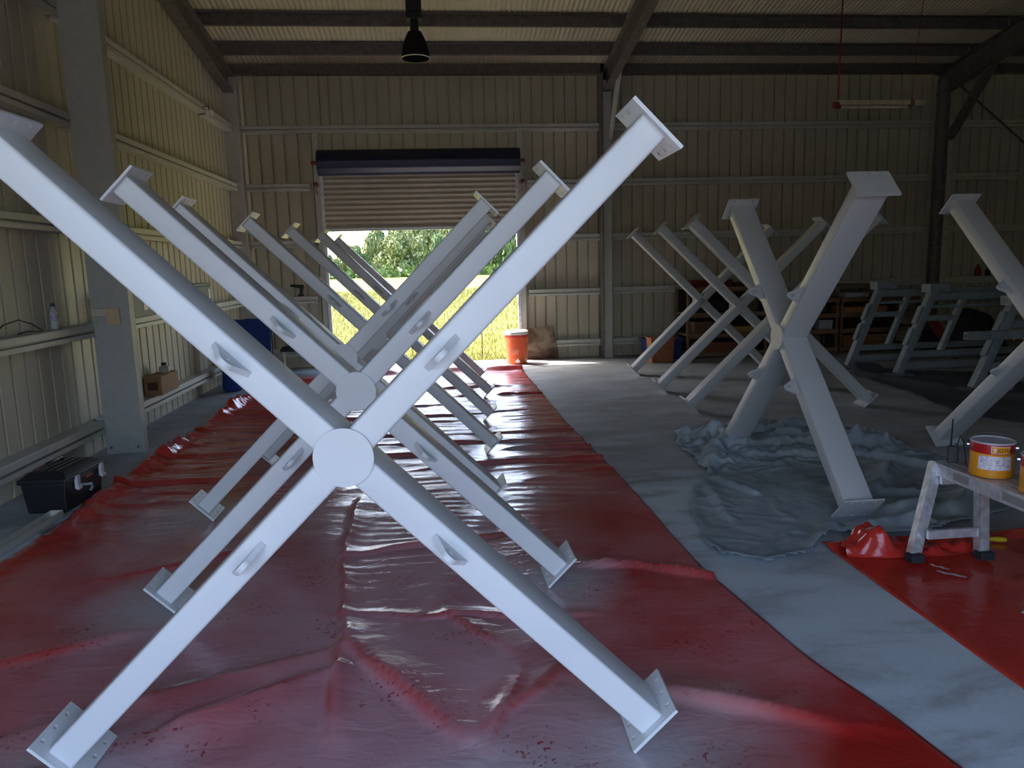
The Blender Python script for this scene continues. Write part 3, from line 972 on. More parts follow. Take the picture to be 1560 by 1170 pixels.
CF = [((2.10, 5.6), (2.55, 6.4), 0.10, 0.07), ((2.25, 6.9), (2.7, 6.55), 0.14, 0.10), ((2.7, 6.75), (3.5, 6.9), 0.13, 0.07), ((2.5, 6.3), (3.35, 6.2), 0.12, 0.08),
      ((2.6, 5.95), (3.2, 5.85), 0.07, 0.06), ((3.2, 6.5), (3.8, 6.1), 0.15, 0.11), ((3.55, 5.9), (3.9, 5.3), 0.09, 0.08), ((1.95, 5.3), (1.85, 4.5), 0.035, 0.05), ((2.05, 5.4), (2.2, 4.95), 0.05, 0.04),
      ((2.2, 4.0), (2.48, 4.35), 0.12, 0.05), ((2.45, 4.4), (2.62, 4.15), 0.11, 0.05), ((2.7, 4.35), (3.2, 4.5), 0.09, 0.07), ((3.1, 4.9), (3.5, 5.4), 0.10, 0.09), ((2.85, 5.0), (3.3, 4.75), 0.06, 0.06),
      ((2.48, 4.17), (2.98, 4.19), 0.12, 0.055), ((3.3, 4.4), (3.7, 4.75), 0.09, 0.07), ((3.4, 6.9), (3.75, 6.7), 0.12, 0.06), ((2.35, 6.0), (2.25, 5.6), 0.05, 0.05)]
def cloth_h(x, y):
    h = 0.0
    xx = x + 0.06 * nz(x * 2.5, y * 2.5); yy = y + 0.06 * nz(x * 2.5, y * 2.5, 4)
    for a, b, hh, ww in CF:
        if abs(xx - (a[0] + b[0]) / 2) < 0.9 and abs(yy - (a[1] + b[1]) / 2) < 0.9:
            d, t = seg_d(xx, yy, a, b)
            if d < ww * 2.6:
                sd = (xx - a[0]) * (b[1] - a[1]) - (yy - a[1]) * (b[0] - a[0])
                h = max(h, (0.6 if a[1] > 5.6 else 0.9) * hh * max(0.0, 1 - d / (ww * (1.0 if sd > 0 else 2.2))) ** 1.4)
    back = smooth((y - 5.5) / 0.6)
    h += 0.02 * max(0, nz(x * 1.8, y * 1.8, 5.5)) + (0.012 + 0.03 * back) * max(0, nz(x * 5, y * 6, 2.5)) + 0.03 * back * (1 - abs(nz(x * 3, y * 4.5, 7.7)) * 2.5 if abs(nz(x * 3, y * 4.5, 7.7)) < 0.4 else 0)
    cr = abs(nz(xx * 4.0, yy * 5.5, 12.3)); cr2 = abs(nz(xx * 8.5, yy * 9.5, 3.9))
    h += (0.020 + 0.085 * back) * max(0.0, 1 - cr * 5.5) * max(0, nz(x * 1.2, y * 1.3, 8.1) + 0.45) + (0.004 + 0.03 * back) * max(0.0, 1 - cr2 * 5)
    return h
DROP = mat_cloth('grey_blue_canvas', (0.18, 0.225, 0.25), (0.37, 0.43, 0.46))
cloth('drop_cloth', CP, DROP, 'rumpled grey blue drop cloth under the edge on X frame', cloth_h)
TP = [(5.45, 7.3), (5.7, 8.3), (5.85, 9.4), (5.9, 10.4), (6.3, 10.5), (6.9, 10.2), (7.6, 9.9), (8.4, 9.6), (8.6, 8.2), (8.0, 6.9), (6.8, 6.4), (5.9, 6.5)]
def tarp_h(x, y):
    d, t = seg_d(x, y, (5.95, 10.2), (6.35, 8.6)); d2, t = seg_d(x, y, (6.35, 8.6), (6.9, 7.6)); d3, t = seg_d(x, y, (5.9, 10.2), (6.4, 10.35))
    return 0.06 * bumpf(d, 0.12) + 0.05 * bumpf(d2, 0.1) + 0.13 * bumpf(d3, 0.13) + 0.03 * max(0, nz(x * 1.5, y * 1.5)) + 0.02 * max(0, nz(x * 4, y * 4))
cloth('tarpaulin', TP, mat_cloth('dark_slate_tarp', (0.055, 0.065, 0.075), (0.10, 0.115, 0.13), 0.6), 'dark slate tarpaulin spread under the slanted grey trestles', tarp_h, 0.04)

# ================================================================== WORK PLATFORM AND TINS
PX, PZ = 2.78, 0.525
pf = thing('work_platform', (2.9, 3.3, 0), 'scuffed aluminium work platform with splayed legs on the red sheet', 'work platform')
PO = (2.9, 3.3, 0)
def pbox(nm, mat, *b, **kw):
    return MB().box(*b).build(nm, mat, pf, off=PO, **kw)
for k in range(4):
    pbox('tread_plank', ALU, PX + 0.012 + k * 0.078, PX + 0.084 + k * 0.078, 2.42, 3.88, PZ - 0.02, PZ - 0.001, bevel=0.003)
for nm, x0, x1 in (('side_rail', PX, PX + 0.012), ('side_rail', PX + 0.322, PX + 0.334)):
    pbox(nm, ALU, x0, x1, 2.42, 3.90, PZ - 0.072, PZ + 0.002, bevel=0.002)
for y0, y1 in ((3.88, 3.90), (2.40, 2.42)):
    pbox('end_rail', ALU, PX, PX + 0.334, y0, y1, PZ - 0.072, PZ, bevel=0.002)
STK = NT('printed_sticker', (0.72, 0.72, 0.73), 0.45)
sk = STK.n('ShaderNodeTexBrick'); sk.inputs['Scale'].default_value = 42.0
sk.inputs['Color1'].default_value = (0.02, 0.02, 0.02, 1); sk.inputs['Color2'].default_value = (0.05, 0.05, 0.05, 1); sk.inputs['Mortar'].default_value = (0.70, 0.70, 0.70, 1)
sk.inputs['Mortar Size'].default_value = 0.03
mp = STK.n('ShaderNodeMapping'); mp.inputs['Rotation'].default_value = (0, PI / 2, 0); STK.l(STK.co(), mp.inputs[0])
cx_ = STK.n('ShaderNodeSeparateXYZ'); STK.l(STK.co(), cx_.inputs[0]); cb_ = STK.n('ShaderNodeCombineXYZ'); STK.l(cx_.outputs[1], cb_.inputs[0]); STK.l(cx_.outputs[2], cb_.inputs[1]); STK.l(cb_.outputs[0], sk.inputs['Vector'])
STK.base(sk.outputs[0])
for y0, y1 in ((3.58, 3.70), (3.06, 3.34)):
    pbox('sticker', STK.m, PX - 0.0012, PX + 0.001, y0, y1, PZ - 0.055, PZ - 0.015)
def channel_leg(p0, p1):
    """U section leg from foot to top"""
    p0 = Vector(p0); p1 = Vector(p1)
    m = MB(); m.beam(p0, p1, 0.062, 0.005, (0, -1, 0)); d = (p1 - p0).normalized(); a = d.cross(Vector((0, -1, 0))).normalized(); b = a.cross(d)
    for s_ in (-1, 1):
        m.beam(p0 + a * (s_ * 0.029) - b * 0.02, p1 + a * (s_ * 0.029) - b * 0.02, 0.005, 0.045, b)
    return m
for f, t in (((2.575, 3.685, 0.03), (2.805, 3.86, 0.52)), ((2.965, 3.66, 0.03), (2.965, 3.70, 0.46)), ((2.575, 2.3, 0.03), (2.805, 2.46, 0.50)), ((2.965, 2.3, 0.03), (2.965, 2.44, 0.46))):
    lg = channel_leg(f, t).build('leg', ALU, pf, off=PO)
    MB().box(f[0] - 0.04, f[0] + 0.04, f[1] - 0.035, f[1] + 0.035, 0.018, 0.062).build('rubber_foot', RUBBER, lg, off=(PO[0], PO[1], 0), bevel=0.006)
for ya, yb in ((3.69, 3.69), (2.33, 2.33)):
    MB().beam((2.645, ya, 0.165), (2.965, yb, 0.165), 0.02, 0.05, (0, 0, 1)).build('rung', ALU, pf, off=PO)
    MB().beam((2.79, ya + 0.12, 0.43), (3.09, yb + 0.12, 0.43), 0.02, 0.04, (0, 0, 1)).build('rung', ALU, pf, off=PO)

def text_mesh(body, size, extrude=0.0008):
    c = bpy.data.curves.new('lettering', 'FONT')
    c.body = body; c.size = size; c.extrude = extrude; c.align_x = 'LEFT'; c.resolution_u = 4
    o = bpy.data.objects.new('lettering', c); COL.objects.link(o)
    dg = bpy.context.evaluated_depsgraph_get()
    me = bpy.data.meshes.new_from_object(o.evaluated_get(dg))
    bpy.data.objects.remove(o); bpy.data.curves.remove(c)
    return me
def wrap(me, r, a0, z0, mirror=1):
    """bend flat lettering round an upright cylinder; a0 = angle of its left end"""
    for v in me.vertices:
        x, y, z = v.co
        a = a0 + x / r
        v.co = ((r + z) * math.cos(a), (r + z) * math.sin(a), z0 + y)
def patch(r, a0, a1, z0, z1, t=0.0012, n=16):
    m = MB(); V = []; F = []
    for i in range(n + 1):
        a = a0 + (a1 - a0) * i / n
        for rr_, zz in ((r, z0), (r + t, z0), (r + t, z1), (r, z1)):
            V.append((rr_ * math.cos(a), rr_ * math.sin(a), zz))
    for i in range(n):
        for k in range(4):
            F.append((4 * i + k, 4 * (i + 1) + k, 4 * (i + 1) + (k + 1) % 4, 4 * i + (k + 1) % 4))
    F += [(0, 1, 2, 3), (4 * n + 3, 4 * n + 2, 4 * n + 1, 4 * n)]
    m.add(V, F); return m
LABEL = mat_label('printed_tin_label')
DKBROWN = plain('dark_print', (0.10, 0.035, 0.01), 0.5)
def tin(label, x, y, z, rz):
    t = thing('paint_tin', (x, y, z), label, 'paint tin', rz, 'amber paint tins on the work platform')
    r, h = 0.104, 0.185
    MB().lathe([(r - 0.004, 0), (r, 0.004), (r, 0.010), (r - 0.002, 0.012), (r - 0.002, 0.128)], n=48).build('body', YELLOW, t, smooth=40)
    MB().lathe([(r - 0.002, 0.128), (r - 0.0015, 0.130), (r - 0.0015, 0.176), (r - 0.002, 0.178)], n=48).build('red_band', TINRED, t, smooth=40)
    MB().lathe([(r - 0.002, 0.1785), (r + 0.002, 0.180), (r + 0.002, 0.188), (r - 0.006, 0.189), (r - 0.010, 0.183), (0.0001, 0.183)], n=48).build('lid', plain('tin_lid_steel', (0.50, 0.50, 0.54), 0.4, 0.0), t, smooth=40)
    # angles: -90 deg is the side toward the camera before rotation
    c = -PI / 2
    lab = patch(r - 0.0018, c - 0.62, c + 0.95, 0.045, 0.118).build('label_sheet', LABEL, t, smooth=40)
    bp = patch(r - 0.0012, c - 0.06, c + 0.84, 0.133, 0.172, 0.0010).build('name_panel', plain('name_panel_edge', (0.72, 0.62, 0.55), 0.5), t, smooth=40)
    patch(r - 0.0012, c - 0.03, c + 0.81, 0.136, 0.169, 0.0016).build('panel_face', YELLOW, bp, smooth=40)
    me = text_mesh('JOTUN', 0.028); wrap(me, r + 0.0008, c + 0.20, 0.142)
    me.materials.append(DKBROWN)
    link('lettering', me, bp)
    patch(r + 0.0002, c + 0.05, c + 0.16, 0.142, 0.163, 0.0008, 6).build('emblem', plain('emblem_pale', (0.75, 0.66, 0.55), 0.5), bp)
    for s_ in (PI, 0):
        MB().tube((r * math.cos(s_), r * math.sin(s_), 0.152), ((r + 0.012) * math.cos(s_), (r + 0.012) * math.sin(s_), 0.152), 0.011, 10).build('handle_ear', SILVER, t)
    pts = []
    for i in range(17):
        a = PI * i / 16
        pts.append(((r + 0.010) * math.cos(a), 0.098 * math.sin(a), 0.152 + 0.055 * math.sin(a)))
    MB().path(pts, 0.0025, 6).build('bail_handle', GALV_D, t, smooth=180)
    return t
tin('amber paint tin whole in view on the left end of the platform', 2.905, 3.585, PZ + 0.003, -0.66)
tin('amber paint tin cut off by the right edge of the picture', 2.925, 3.255, PZ + 0.003, -0.66)
rd = thing('black_box_with_rod', (2.865, 3.83, PZ + 0.003), 'small black box with thin aerial standing behind the left paint tin', 'radio', -0.5)  # black box with a thin upright rod, its kind is not clear
MB().box(-0.026, 0.026, -0.016, 0.016, 0, 0.095).build('body', BLACK, rd, bevel=0.005)
MB().tube((-0.012, 0, 0.095), (-0.010, 0, 0.25), 0.0055, 8, 0.004).build('stem', BLACK, rd, smooth=40)
MB().tube((0.012, 0, 0.095), (0.012, 0, 0.110), 0.007, 8).build('knob', GALV_D, rd)
MB().path([(0.02, 0.0, 0.10), (0.03, -0.004, 0.16), (0.045, -0.02, 0.13), (0.055, -0.035, 0.06), (0.06, -0.05, 0.008)], 0.003, 6).build('wrist_strap', BLACK, rd, smooth=180)
cb = MB().path([(3.14, 3.34, 0.46), (3.11, 3.30, 0.40), (3.06, 3.29, 0.30), (3.055, 3.31, 0.22), (3.09, 3.33, 0.14), (3.12, 3.32, 0.04), (3.14, 3.28, 0.012), (3.25, 3.2, 0.012)], 0.006, 8).build('cable', BLACK, None, smooth=180)
tag(cb, 'black cable hanging from the right side of the work platform', 'cable')
sd_ = thing('screwdriver', (3.14, 3.92, 0.026), 'screwdriver with a yellow handle lying on the red sheet behind the platform legs', 'screwdriver', -0.33)
MB().tube((-0.16, 0, 0), (0.02, 0, 0), 0.0045, 8).box(-0.175, -0.155, -0.006, 0.006, -0.002, 0.002).build('blade', SILVER, sd_, smooth=40)
MB().lathe([(0.006, 0), (0.012, 0.006), (0.015, 0.02), (0.013, 0.04), (0.016, 0.08), (0.014, 0.118), (0.006, 0.124)], (0.02, 0, 0), 12, 0, Matrix.Rotation(PI / 2, 4, 'Y')).build('handle', plain('yellow_handle', (0.62, 0.45, 0.02), 0.35), sd_, smooth=50)

# ================================================================== LEFT SIDE THINGS
tb = thing('toolbox', (-2.86, 5.78, 0), 'black plastic toolbox with silver latches on the floor by the left wall', 'toolbox', -0.06)
def trap(m, x0, x1, y0, y1, z0, z1, tpr):
    return m.hexa([(x0 + tpr, y0 + tpr, z0), (x1 - tpr, y0 + tpr, z0), (x1 - tpr, y1 - tpr, z0), (x0 + tpr, y1 - tpr, z0), (x0, y0, z1), (x1, y0, z1), (x1, y1, z1), (x0, y1, z1)])
trap(MB(), -0.16, 0.16, -0.27, 0.27, 0, 0.225, 0.02).build('body', BLACK, tb, bevel=0.012)
m = MB(); m.box(-0.175, 0.175, -0.285, 0.285, 0.225, 0.262).hexa([(-0.165, -0.27, 0.262), (0.165, -0.27, 0.262), (0.165, 0.27, 0.262), (-0.165, 0.27, 0.262), (-0.12, -0.22, 0.30), (0.12, -0.22, 0.30), (0.12, 0.22, 0.30), (-0.12, 0.22, 0.30)])
lid = m.build('lid', BLACK, tb, bevel=0.008)
for k in (-0.055, 0.0, 0.055):
    MB().box(k - 0.014, k + 0.014, -0.20, 0.20, 0.298, 0.308).build('rib', BLACK, lid, bevel=0.004)
MB().path([(-0.05, -0.11, 0.30), (-0.05, -0.10, 0.335), (-0.05, 0.10, 0.335), (-0.05, 0.11, 0.30)], 0.011, 8).build('carry_handle', BLACK, tb, smooth=60)
MB().box(-0.13, -0.07, -0.15, 0.02, 0.2985, 0.304).build('red_inlay', plain('dull_red_inlay', (0.20, 0.06, 0.06), 0.5), lid)
for yy in (-0.14, 0.21):
    lt = MB().box(0.165, 0.190, yy - 0.022, yy + 0.022, 0.15, 0.25).box(0.180, 0.198, yy - 0.028, yy + 0.028, 0.145, 0.172).build('latch', plain('pale_latch', (0.58, 0.60, 0.62), 0.4), tb, bevel=0.005)
MB().path([(0.165, -0.10, 0.17), (0.195, -0.05, 0.155), (0.20, 0.0, 0.145), (0.19, 0.03, 0.11), (0.17, 0.035, 0.085)], 0.010, 6).build('side_handle', plain('grey_handle', (0.40, 0.41, 0.45), 0.45), tb, smooth=60)
MB().box(0.152, 0.158, 0.02, 0.12, 0.185, 0.205).build('badge', plain('orange_badge', (0.55, 0.10, 0.05), 0.5), tb)

ch = MB()
for p0, p1 in (((-2.765, 5.44, 0.006), (-2.80, 3.9, 0.006)),):
    ch.beam(p0, p1, 0.085, 0.004, (0, 0, 1))
    for s_ in (-0.042, 0.042):
        ch.beam(Vector(p0) + Vector((s_, 0, 0.022)), Vector(p1) + Vector((s_, 0, 0.022)), 0.003, 0.044, (0, 0, 1))
t = thing('steel_track', (-2.78, 4.7, 0), 'long open galvanised channel lying on the floor in front of the toolbox', 'steel channel')
ch.build('channel', mat_galv('bright_galv', 1.25, 0.7), t, off=(-2.78, 4.7, 0)); MB().box(-2.81, -2.73, 5.435, 5.445, 0.004, 0.05).build('end_tab', GALV, t, off=(-2.78, 4.7, 0))
rod = MB().tube((-2.69, 5.05, 0.012), (-2.60, 5.47, 0.012), 0.011, 8).build('steel_rod', GALV_D, None, smooth=40); tag(rod, 'dark steel rod lying between the channel and the red sheet', 'rod')
rod = MB().path([(-2.64, 5.30, 0.012), (-2.615, 5.42, 0.014), (-2.57, 5.48, 0.018), (-2.545, 5.56, 0.03)], 0.008, 6).build('bent_wire', SILVER, None, smooth=180); tag(rod, 'bright bent wire offcut at the edge of the red sheet', 'wire')

# bottle on the girt
bt = thing('water_bottle', (-3.27, 6.78, 1.252), 'clear plastic water bottle with black cap standing on the girt left of the column', 'bottle')
GL_ = NT('clear_plastic', (0.85, 0.90, 0.95), 0.12); GL_.b.inputs['Transmission Weight'].default_value = 0.75; GL_.b.inputs['IOR'].default_value = 1.3
MB().lathe([(0.026, 0), (0.033, 0.006), (0.033, 0.035), (0.030, 0.05), (0.033, 0.065), (0.033, 0.13), (0.030, 0.15), (0.014, 0.185), (0.013, 0.20)], n=20).build('bottle_body', GL_.m, bt, smooth=50)
MB().lathe([(0.0336, 0.072), (0.0336, 0.125)], n=20).build('bottle_label', plain('grey_violet_label', (0.34, 0.33, 0.45), 0.5), bt, smooth=50)
MB().lathe([(0.0155, 0.196), (0.0155, 0.222), (0.0001, 0.222)], n=16).build('cap', BLACK, bt, smooth=40)
cb = MB().path([(-3.30, 5.9, 1.27), (-3.29, 6.05, 1.345), (-3.28, 6.25, 1.37), (-3.27, 6.42, 1.325), (-3.26, 6.55, 1.262), (-3.24, 6.5, 1.258), (-3.25, 6.3, 1.275), (-3.27, 6.2, 1.262)], 0.006, 6).build('cable', BLACK, None, smooth=180)
tag(cb, 'loop of thin black cable on the girt left of the water bottle', 'cable')
# timber blocks on the column
for nm, x0, x1, z0, z1, mt, lb in (
        ('timber_block', -3.205, -3.075, 1.325, 1.392, mat_wood('pale_ply', (0.50, 0.42, 0.30), (0.58, 0.50, 0.38)), 'pale plywood block fixed to the column beside the orange timber block'),
        ('timber_block', -3.075, -2.955, 1.245, 1.395, PINE, 'orange pine block fixed to the face of the left column')):
    tag(MB().box(x0, x1, 7.335, 7.3595, z0, z1).build(nm, mt, None, bevel=0.002), lb, 'timber block')
# carton and can on the lowest girt
bx = thing('cardboard_box', (-3.24, 9.0, 0.335), 'small brown cardboard box standing on the lowest girt of the left wall', 'cardboard box', 0.0)
m = MB().box(-0.09, 0.10, -0.28, 0.28, 0, 0.21); m.build('carton', CARD, bx, bevel=0.003)
MB().box(-0.093, -0.0, 0, 0.0, 0, 0)
for s_ in (-1, 1):
    MB().hexa([(-0.09 if s_ < 0 else 0.005, -0.28, 0.21), (-0.002 if s_ < 0 else 0.10, -0.28, 0.21), (-0.002 if s_ < 0 else 0.10, 0.28, 0.21), (-0.09 if s_ < 0 else 0.005, 0.28, 0.21), (-0.09 if s_ < 0 else 0.005, -0.28, 0.215), (-0.002 if s_ < 0 else 0.10, -0.28, 0.215), (-0.002 if s_ < 0 else 0.10, 0.28, 0.215), (-0.09 if s_ < 0 else 0.005, 0.28, 0.215)]).build('flap', CARD, bx)
MB().box(-0.05, 0.06, -0.2815, -0.28, 0.06, 0.15).build('printed_mark', plain('dark_carton_print', (0.12, 0.06, 0.04), 0.8), bx)
cn = thing('solvent_can', (-3.22, 9.08, 0.551), 'small grey can with a black cap on top of the cardboard box', 'can')
MB().lathe([(0.055, 0), (0.058, 0.004), (0.058, 0.062), (0.050, 0.072), (0.022, 0.08), (0.022, 0.088)], n=20).build('can_body', GALV, cn, smooth=40)
MB().lathe([(0.030, 0.086), (0.030, 0.118), (0.0001, 0.12)], n=16).build('cap', BLACK, cn, smooth=40)
# storage boxes on the middle girt
nb = thing('storage_case', (-3.21, 8.35, 1.252), 'dark navy case standing on the girt just behind the left column', 'case')
MB().box(-0.12, 0.12, -0.33, 0.30, 0, 0.25).build('body', plain('navy_case', (0.012, 0.022, 0.055), 0.5), nb, bevel=0.01)
MB().box(-0.125, 0.125, -0.335, 0.305, 0.25, 0.275).build('lid', plain('navy_case_lid', (0.015, 0.028, 0.06), 0.5), nb, bevel=0.006)
MB().box(0.12, 0.124, -0.05, 0.06, 0.07, 0.19).build('paper_label', WHITE, nb)
gb = thing('storage_box', (-3.21, 10.4, 1.252), 'dark green box with pale end label on the girt of the left wall', 'box')
MB().box(-0.12, 0.12, -0.36, 0.34, 0, 0.27).build('body', plain('dark_green_box', (0.015, 0.05, 0.035), 0.5), gb, bevel=0.008)
MB().box(-0.127, 0.127, -0.367, 0.347, 0.27, 0.31).build('lid', plain('dark_green_lid', (0.02, 0.07, 0.05), 0.5), gb, bevel=0.006)
MB().box(0.12, 0.124, 0.22, 0.30, 0.10, 0.23).build('paper_label', WHITE, gb)
# pistol shaped tool standing on the back girt
sg = thing('spray_gun', (-2.33, 13.33, 1.252), 'black pistol shaped spray gun on the back wall girt left of the roller door', 'spray gun')
MB().box(-0.045, 0.045, -0.03, 0.03, 0, 0.035).beam((0.0, 0, 0.03), (0.015, 0, 0.15), 0.05, 0.05, (0, 1, 0)).build('handle', BLACK, sg, bevel=0.004)
MB().tube((-0.17, 0, 0.185), (0.05, 0, 0.16), 0.02, 10, 0.036).build('barrel', BLACK, sg, smooth=40)
# folded blue camp chairs and a dark stand in the far left corner
cc = thing('camp_chair', (-2.87, 11.75, 0), 'blue folding camp chair with dark legs in the far left corner', 'camp chair', 0.0)
m = MB(); V = []; F = []
for j in range(13):
    for i in range(13):
        u, v = i / 12 - 0.5, j / 12
        V.append((u * 0.56, 0.10 + 0.10 * v + 0.06 * math.cos(u * PI) + 0.015 * nz(u * 6, v * 6), 0.42 + 0.55 * v + 0.015 * nz(u * 5, v * 4, 2)))
for j in range(12):
    for i in range(12):
        a = j * 13 + i; F.append((a, a + 1, a + 14, a + 13))
m.add(V, F); o = m.build('backrest', BLUE, cc, smooth=180); o.modifiers.new('thickness', 'SOLIDIFY').thickness = 0.012
m = MB(); V = []
for j in range(9):
    for i in range(13):
        u, v = i / 12 - 0.5, j / 8
        V.append((u * 0.54, -0.32 + 0.44 * v, 0.43 - 0.06 * math.cos(u * PI) * math.sin(PI * v)))
F = []
for j in range(8):
    for i in range(12):
        a = j * 13 + i; F.append((a, a + 1, a + 14, a + 13))
m.add(V, F); o = m.build('seat', BLUE, cc, smooth=180); o.modifiers.new('thickness', 'SOLIDIFY').thickness = 0.012
for p0, p1 in (((-0.29, -0.33, 0.01), (0.29, 0.12, 0.44)), ((0.29, -0.33, 0.01), (-0.29, 0.12, 0.44)), ((-0.29, 0.2, 0.01), (-0.29, 0.21, 0.96)), ((0.29, 0.2, 0.01), (0.29, 0.21, 0.96)), ((-0.29, 0.2, 0.01), (-0.29, -0.33, 0.43)), ((0.29, 0.2, 0.01), (0.29, -0.33, 0.43))):
    MB().tube(p0, p1, 0.011, 8).build('leg', BLACK, cc, smooth=40)
bg_ = MB()
rot = Matrix.Translation((0, 0, 0))
prof = [(0.0001, 0.0), (0.12, 0.01), (0.14, 0.05), (0.13, 0.25), (0.145, 0.55), (0.12, 0.78), (0.06, 0.86), (0.0001, 0.87)]
bg_.lathe([(r, z) for r, z in prof], n=20)
bg_.v = [(x * (1 + 0.12 * nz(x * 6, y * 6, z * 4)) + 0.05 * z, y * (1 + 0.1 * nz(x * 5, y * 5, z * 5 + 3)), z) for x, y, z in bg_.v]
tag(bg_.build('carry_bag', BLUE, None, smooth=180, loc=(-2.98, 11.0, 0.0)), 'upright blue fabric carry bag beside the blue camp chair', 'bag')
st = thing('folding_stand', (-2.2, 12.55, 0), 'low dark folding stand with pale metal legs near the far left corner', 'stand', 0.1)
MB().box(-0.36, 0.36, -0.25, 0.25, 0.40, 0.45).build('top', RUBBER, st, bevel=0.01)
for sx in (-1, 1):
    for p0, p1 in (((sx * 0.33, -0.22, 0.01), (sx * 0.33, 0.2, 0.40)), ((sx * 0.33, 0.22, 0.01), (sx * 0.33, -0.2, 0.40))):
        MB().tube(p0, p1, 0.012, 8).build('leg', GALV, st, smooth=40)
MB().box(-0.24, 0.22, -0.18, 0.18, 0.45, 0.72).build('black_case', BLACK, st, bevel=0.02)
# small floodlight on the upper girt
fl_ = thing('wall_floodlight', (-3.12, 11.52, 3.95), 'small pale floodlight clipped to the upper girt of the left wall', 'floodlight', -0.5)
MB().box(-0.05, 0.05, -0.015, 0.03, -0.04, 0.04).build('lamp_head', WHITE, fl_, bevel=0.006)
MB().path([(0, 0.0, 0.04), (-0.02, 0.02, 0.10), (-0.06, -0.05, 0.08), (-0.10, -0.2, 0.09)], 0.006, 6).build('lead', BLACK, fl_, smooth=180)
MB().box(-0.20, -0.04, -0.006, 0.006, -0.01, 0.006).build('mount_arm', GALV_D, fl_)

# ================================================================== BACK: cooler, rusty plate, lights
cl = thing('drink_cooler', (1.352, 12.84, 0), 'orange drink cooler with white lid beside the roller door opening', 'drink cooler')
MB().lathe([(0.165, 0), (0.178, 0.012), (0.195, 0.46), (0.197, 0.47)], n=32).build('body', ORANGE, cl, smooth=40)
MB().lathe([(0.200, 0.458), (0.203, 0.462), (0.203, 0.50), (0.198, 0.505)], n=32).build('red_rim', plain('red_rim', (0.55, 0.03, 0.02), 0.4), cl, smooth=40)
ld = MB().lathe([(0.202, 0.503), (0.208, 0.508), (0.208, 0.555), (0.19, 0.572), (0.0001, 0.575)], n=32).build('lid', WHITE, cl, smooth=40)
MB().box(-0.045, 0.045, -0.012, 0.012, 0.573, 0.592).build('lid_grip', WHITE, ld, bevel=0.005)
MB().box(-0.03, 0.03, -0.215, -0.175, 0.035, 0.075).tube((-0.0, -0.205, 0.075), (0, -0.205, 0.10), 0.010, 8).build('tap', WHITE, cl, bevel=0.004)
MB().path([(-0.178, 0.0, 0.02), (-0.205, -0.03, 0.03), (-0.207, -0.03, 0.10), (-0.183, 0, 0.115)], 0.008, 6).build('side_handle', BLACK, cl, smooth=60)
me = text_mesh('IR', 0.13, 0.001); wrap(me, 0.190, -PI / 2 - 0.48, 0.17); me.materials.append(plain('pale_orange_print', (0.80, 0.42, 0.30), 0.5)); link('lettering', me, cl)
RUST = NT('rusty_steel_plate', rough=0.75, metal=0.2)
rf = RUST.noise(6, 5, 0.65); rg = RUST.noise(2.5, 4, 0.6, dist=1.0)
RUST.base(RUST.mix(RUST.ramp(rg, [(0.45, (0, 0, 0)), (0.62, (1, 1, 1))]), RUST.ramp(rf, [(0.3, (0.045, 0.028, 0.02)), (0.7, (0.13, 0.075, 0.045))]), (0.20, 0.16, 0.11)))
rp = MB()
rp.hexa([(1.585, 13.335, 0.002), (2.16, 13.335, 0.002), (2.16, 13.345, 0.002), (1.585, 13.345, 0.002), (1.60, 13.215, 0.575), (2.055, 13.205, 0.60), (2.055, 13.215, 0.60), (1.60, 13.225, 0.575)])
rp.v = [(x, y - 0.085, z) for x, y, z in rp.v]
tag(rp.build('rusty_plate', RUST.m, None), 'brown rusty steel plate leaning on the back wall beside the orange cooler', 'steel plate')

hb = thing('high_bay_lamp', (-0.135, 10.3, 4.37), 'black bell shaped high bay lamp hanging from the roof', 'pendant lamp')
DKBELL = plain('dark_bell_enamel', (0.014, 0.012, 0.010), 0.75, spec=0.15)
sh = MB().lathe([(0.060, 0.335), (0.085, 0.325), (0.125, 0.25), (0.160, 0.15), (0.178, 0.05), (0.180, 0.012), (0.186, 0.0), (0.180, 0.002), (0.172, 0.05), (0.154, 0.15), (0.119, 0.248), (0.06, 0.32)], n=36).build('lamp_shade', DKBELL, hb, smooth=50)
MB().lathe([(0.180, -0.002), (0.189, 0.0), (0.189, 0.008), (0.181, 0.006)], n=36, cap=False).build('rim', GALV, sh, smooth=50)
MB().lathe([(0.0001, 0.06), (0.035, 0.075), (0.05, 0.12), (0.035, 0.18), (0.025, 0.24)], n=16).build('bulb', plain('frosted_bulb', (0.75, 0.72, 0.62), 0.3), hb, smooth=180)
MB().tube((0, 0, 0.30), (0, 0, 0.48), 0.055, 16).build('neck', BLACK, hb, smooth=40)
MB().box(-0.10, 0.10, -0.085, 0.085, 0.47, 0.86).build('ballast_box', BLACK, hb, bevel=0.008)
MB().tube((0, 0, 0.86), (0, 0, roof_z(10.3) - 4.37 - 0.10), 0.012, 8).box(-0.30, 0.30, -0.03, 0.03, roof_z(10.3) - 4.37 - 0.13, roof_z(10.3) - 4.37 - 0.10).box(-0.02, 0.02, -0.38, 0.55, roof_z(10.3) - 4.37 - 0.24, roof_z(10.3) - 4.37 - 0.2).build('hanger', BLACK, hb)
ft = thing('batten_light', (6.69, 11.0, 3.88), 'pale fluorescent batten light hung by red cords from the roof at right', 'batten light')
BAT = plain('yellowed_batten', (0.62, 0.53, 0.36), 0.5)
MB().box(-0.68, 0.70, -0.035, 0.035, 0.02, 0.085).build('housing', BAT, ft, bevel=0.006)
MB().tube((-0.63, 0, -0.012), (0.44, 0, -0.012), 0.018, 12).build('tube', plain('lamp_tube_off', (0.66, 0.62, 0.50), 0.3), ft, smooth=40)
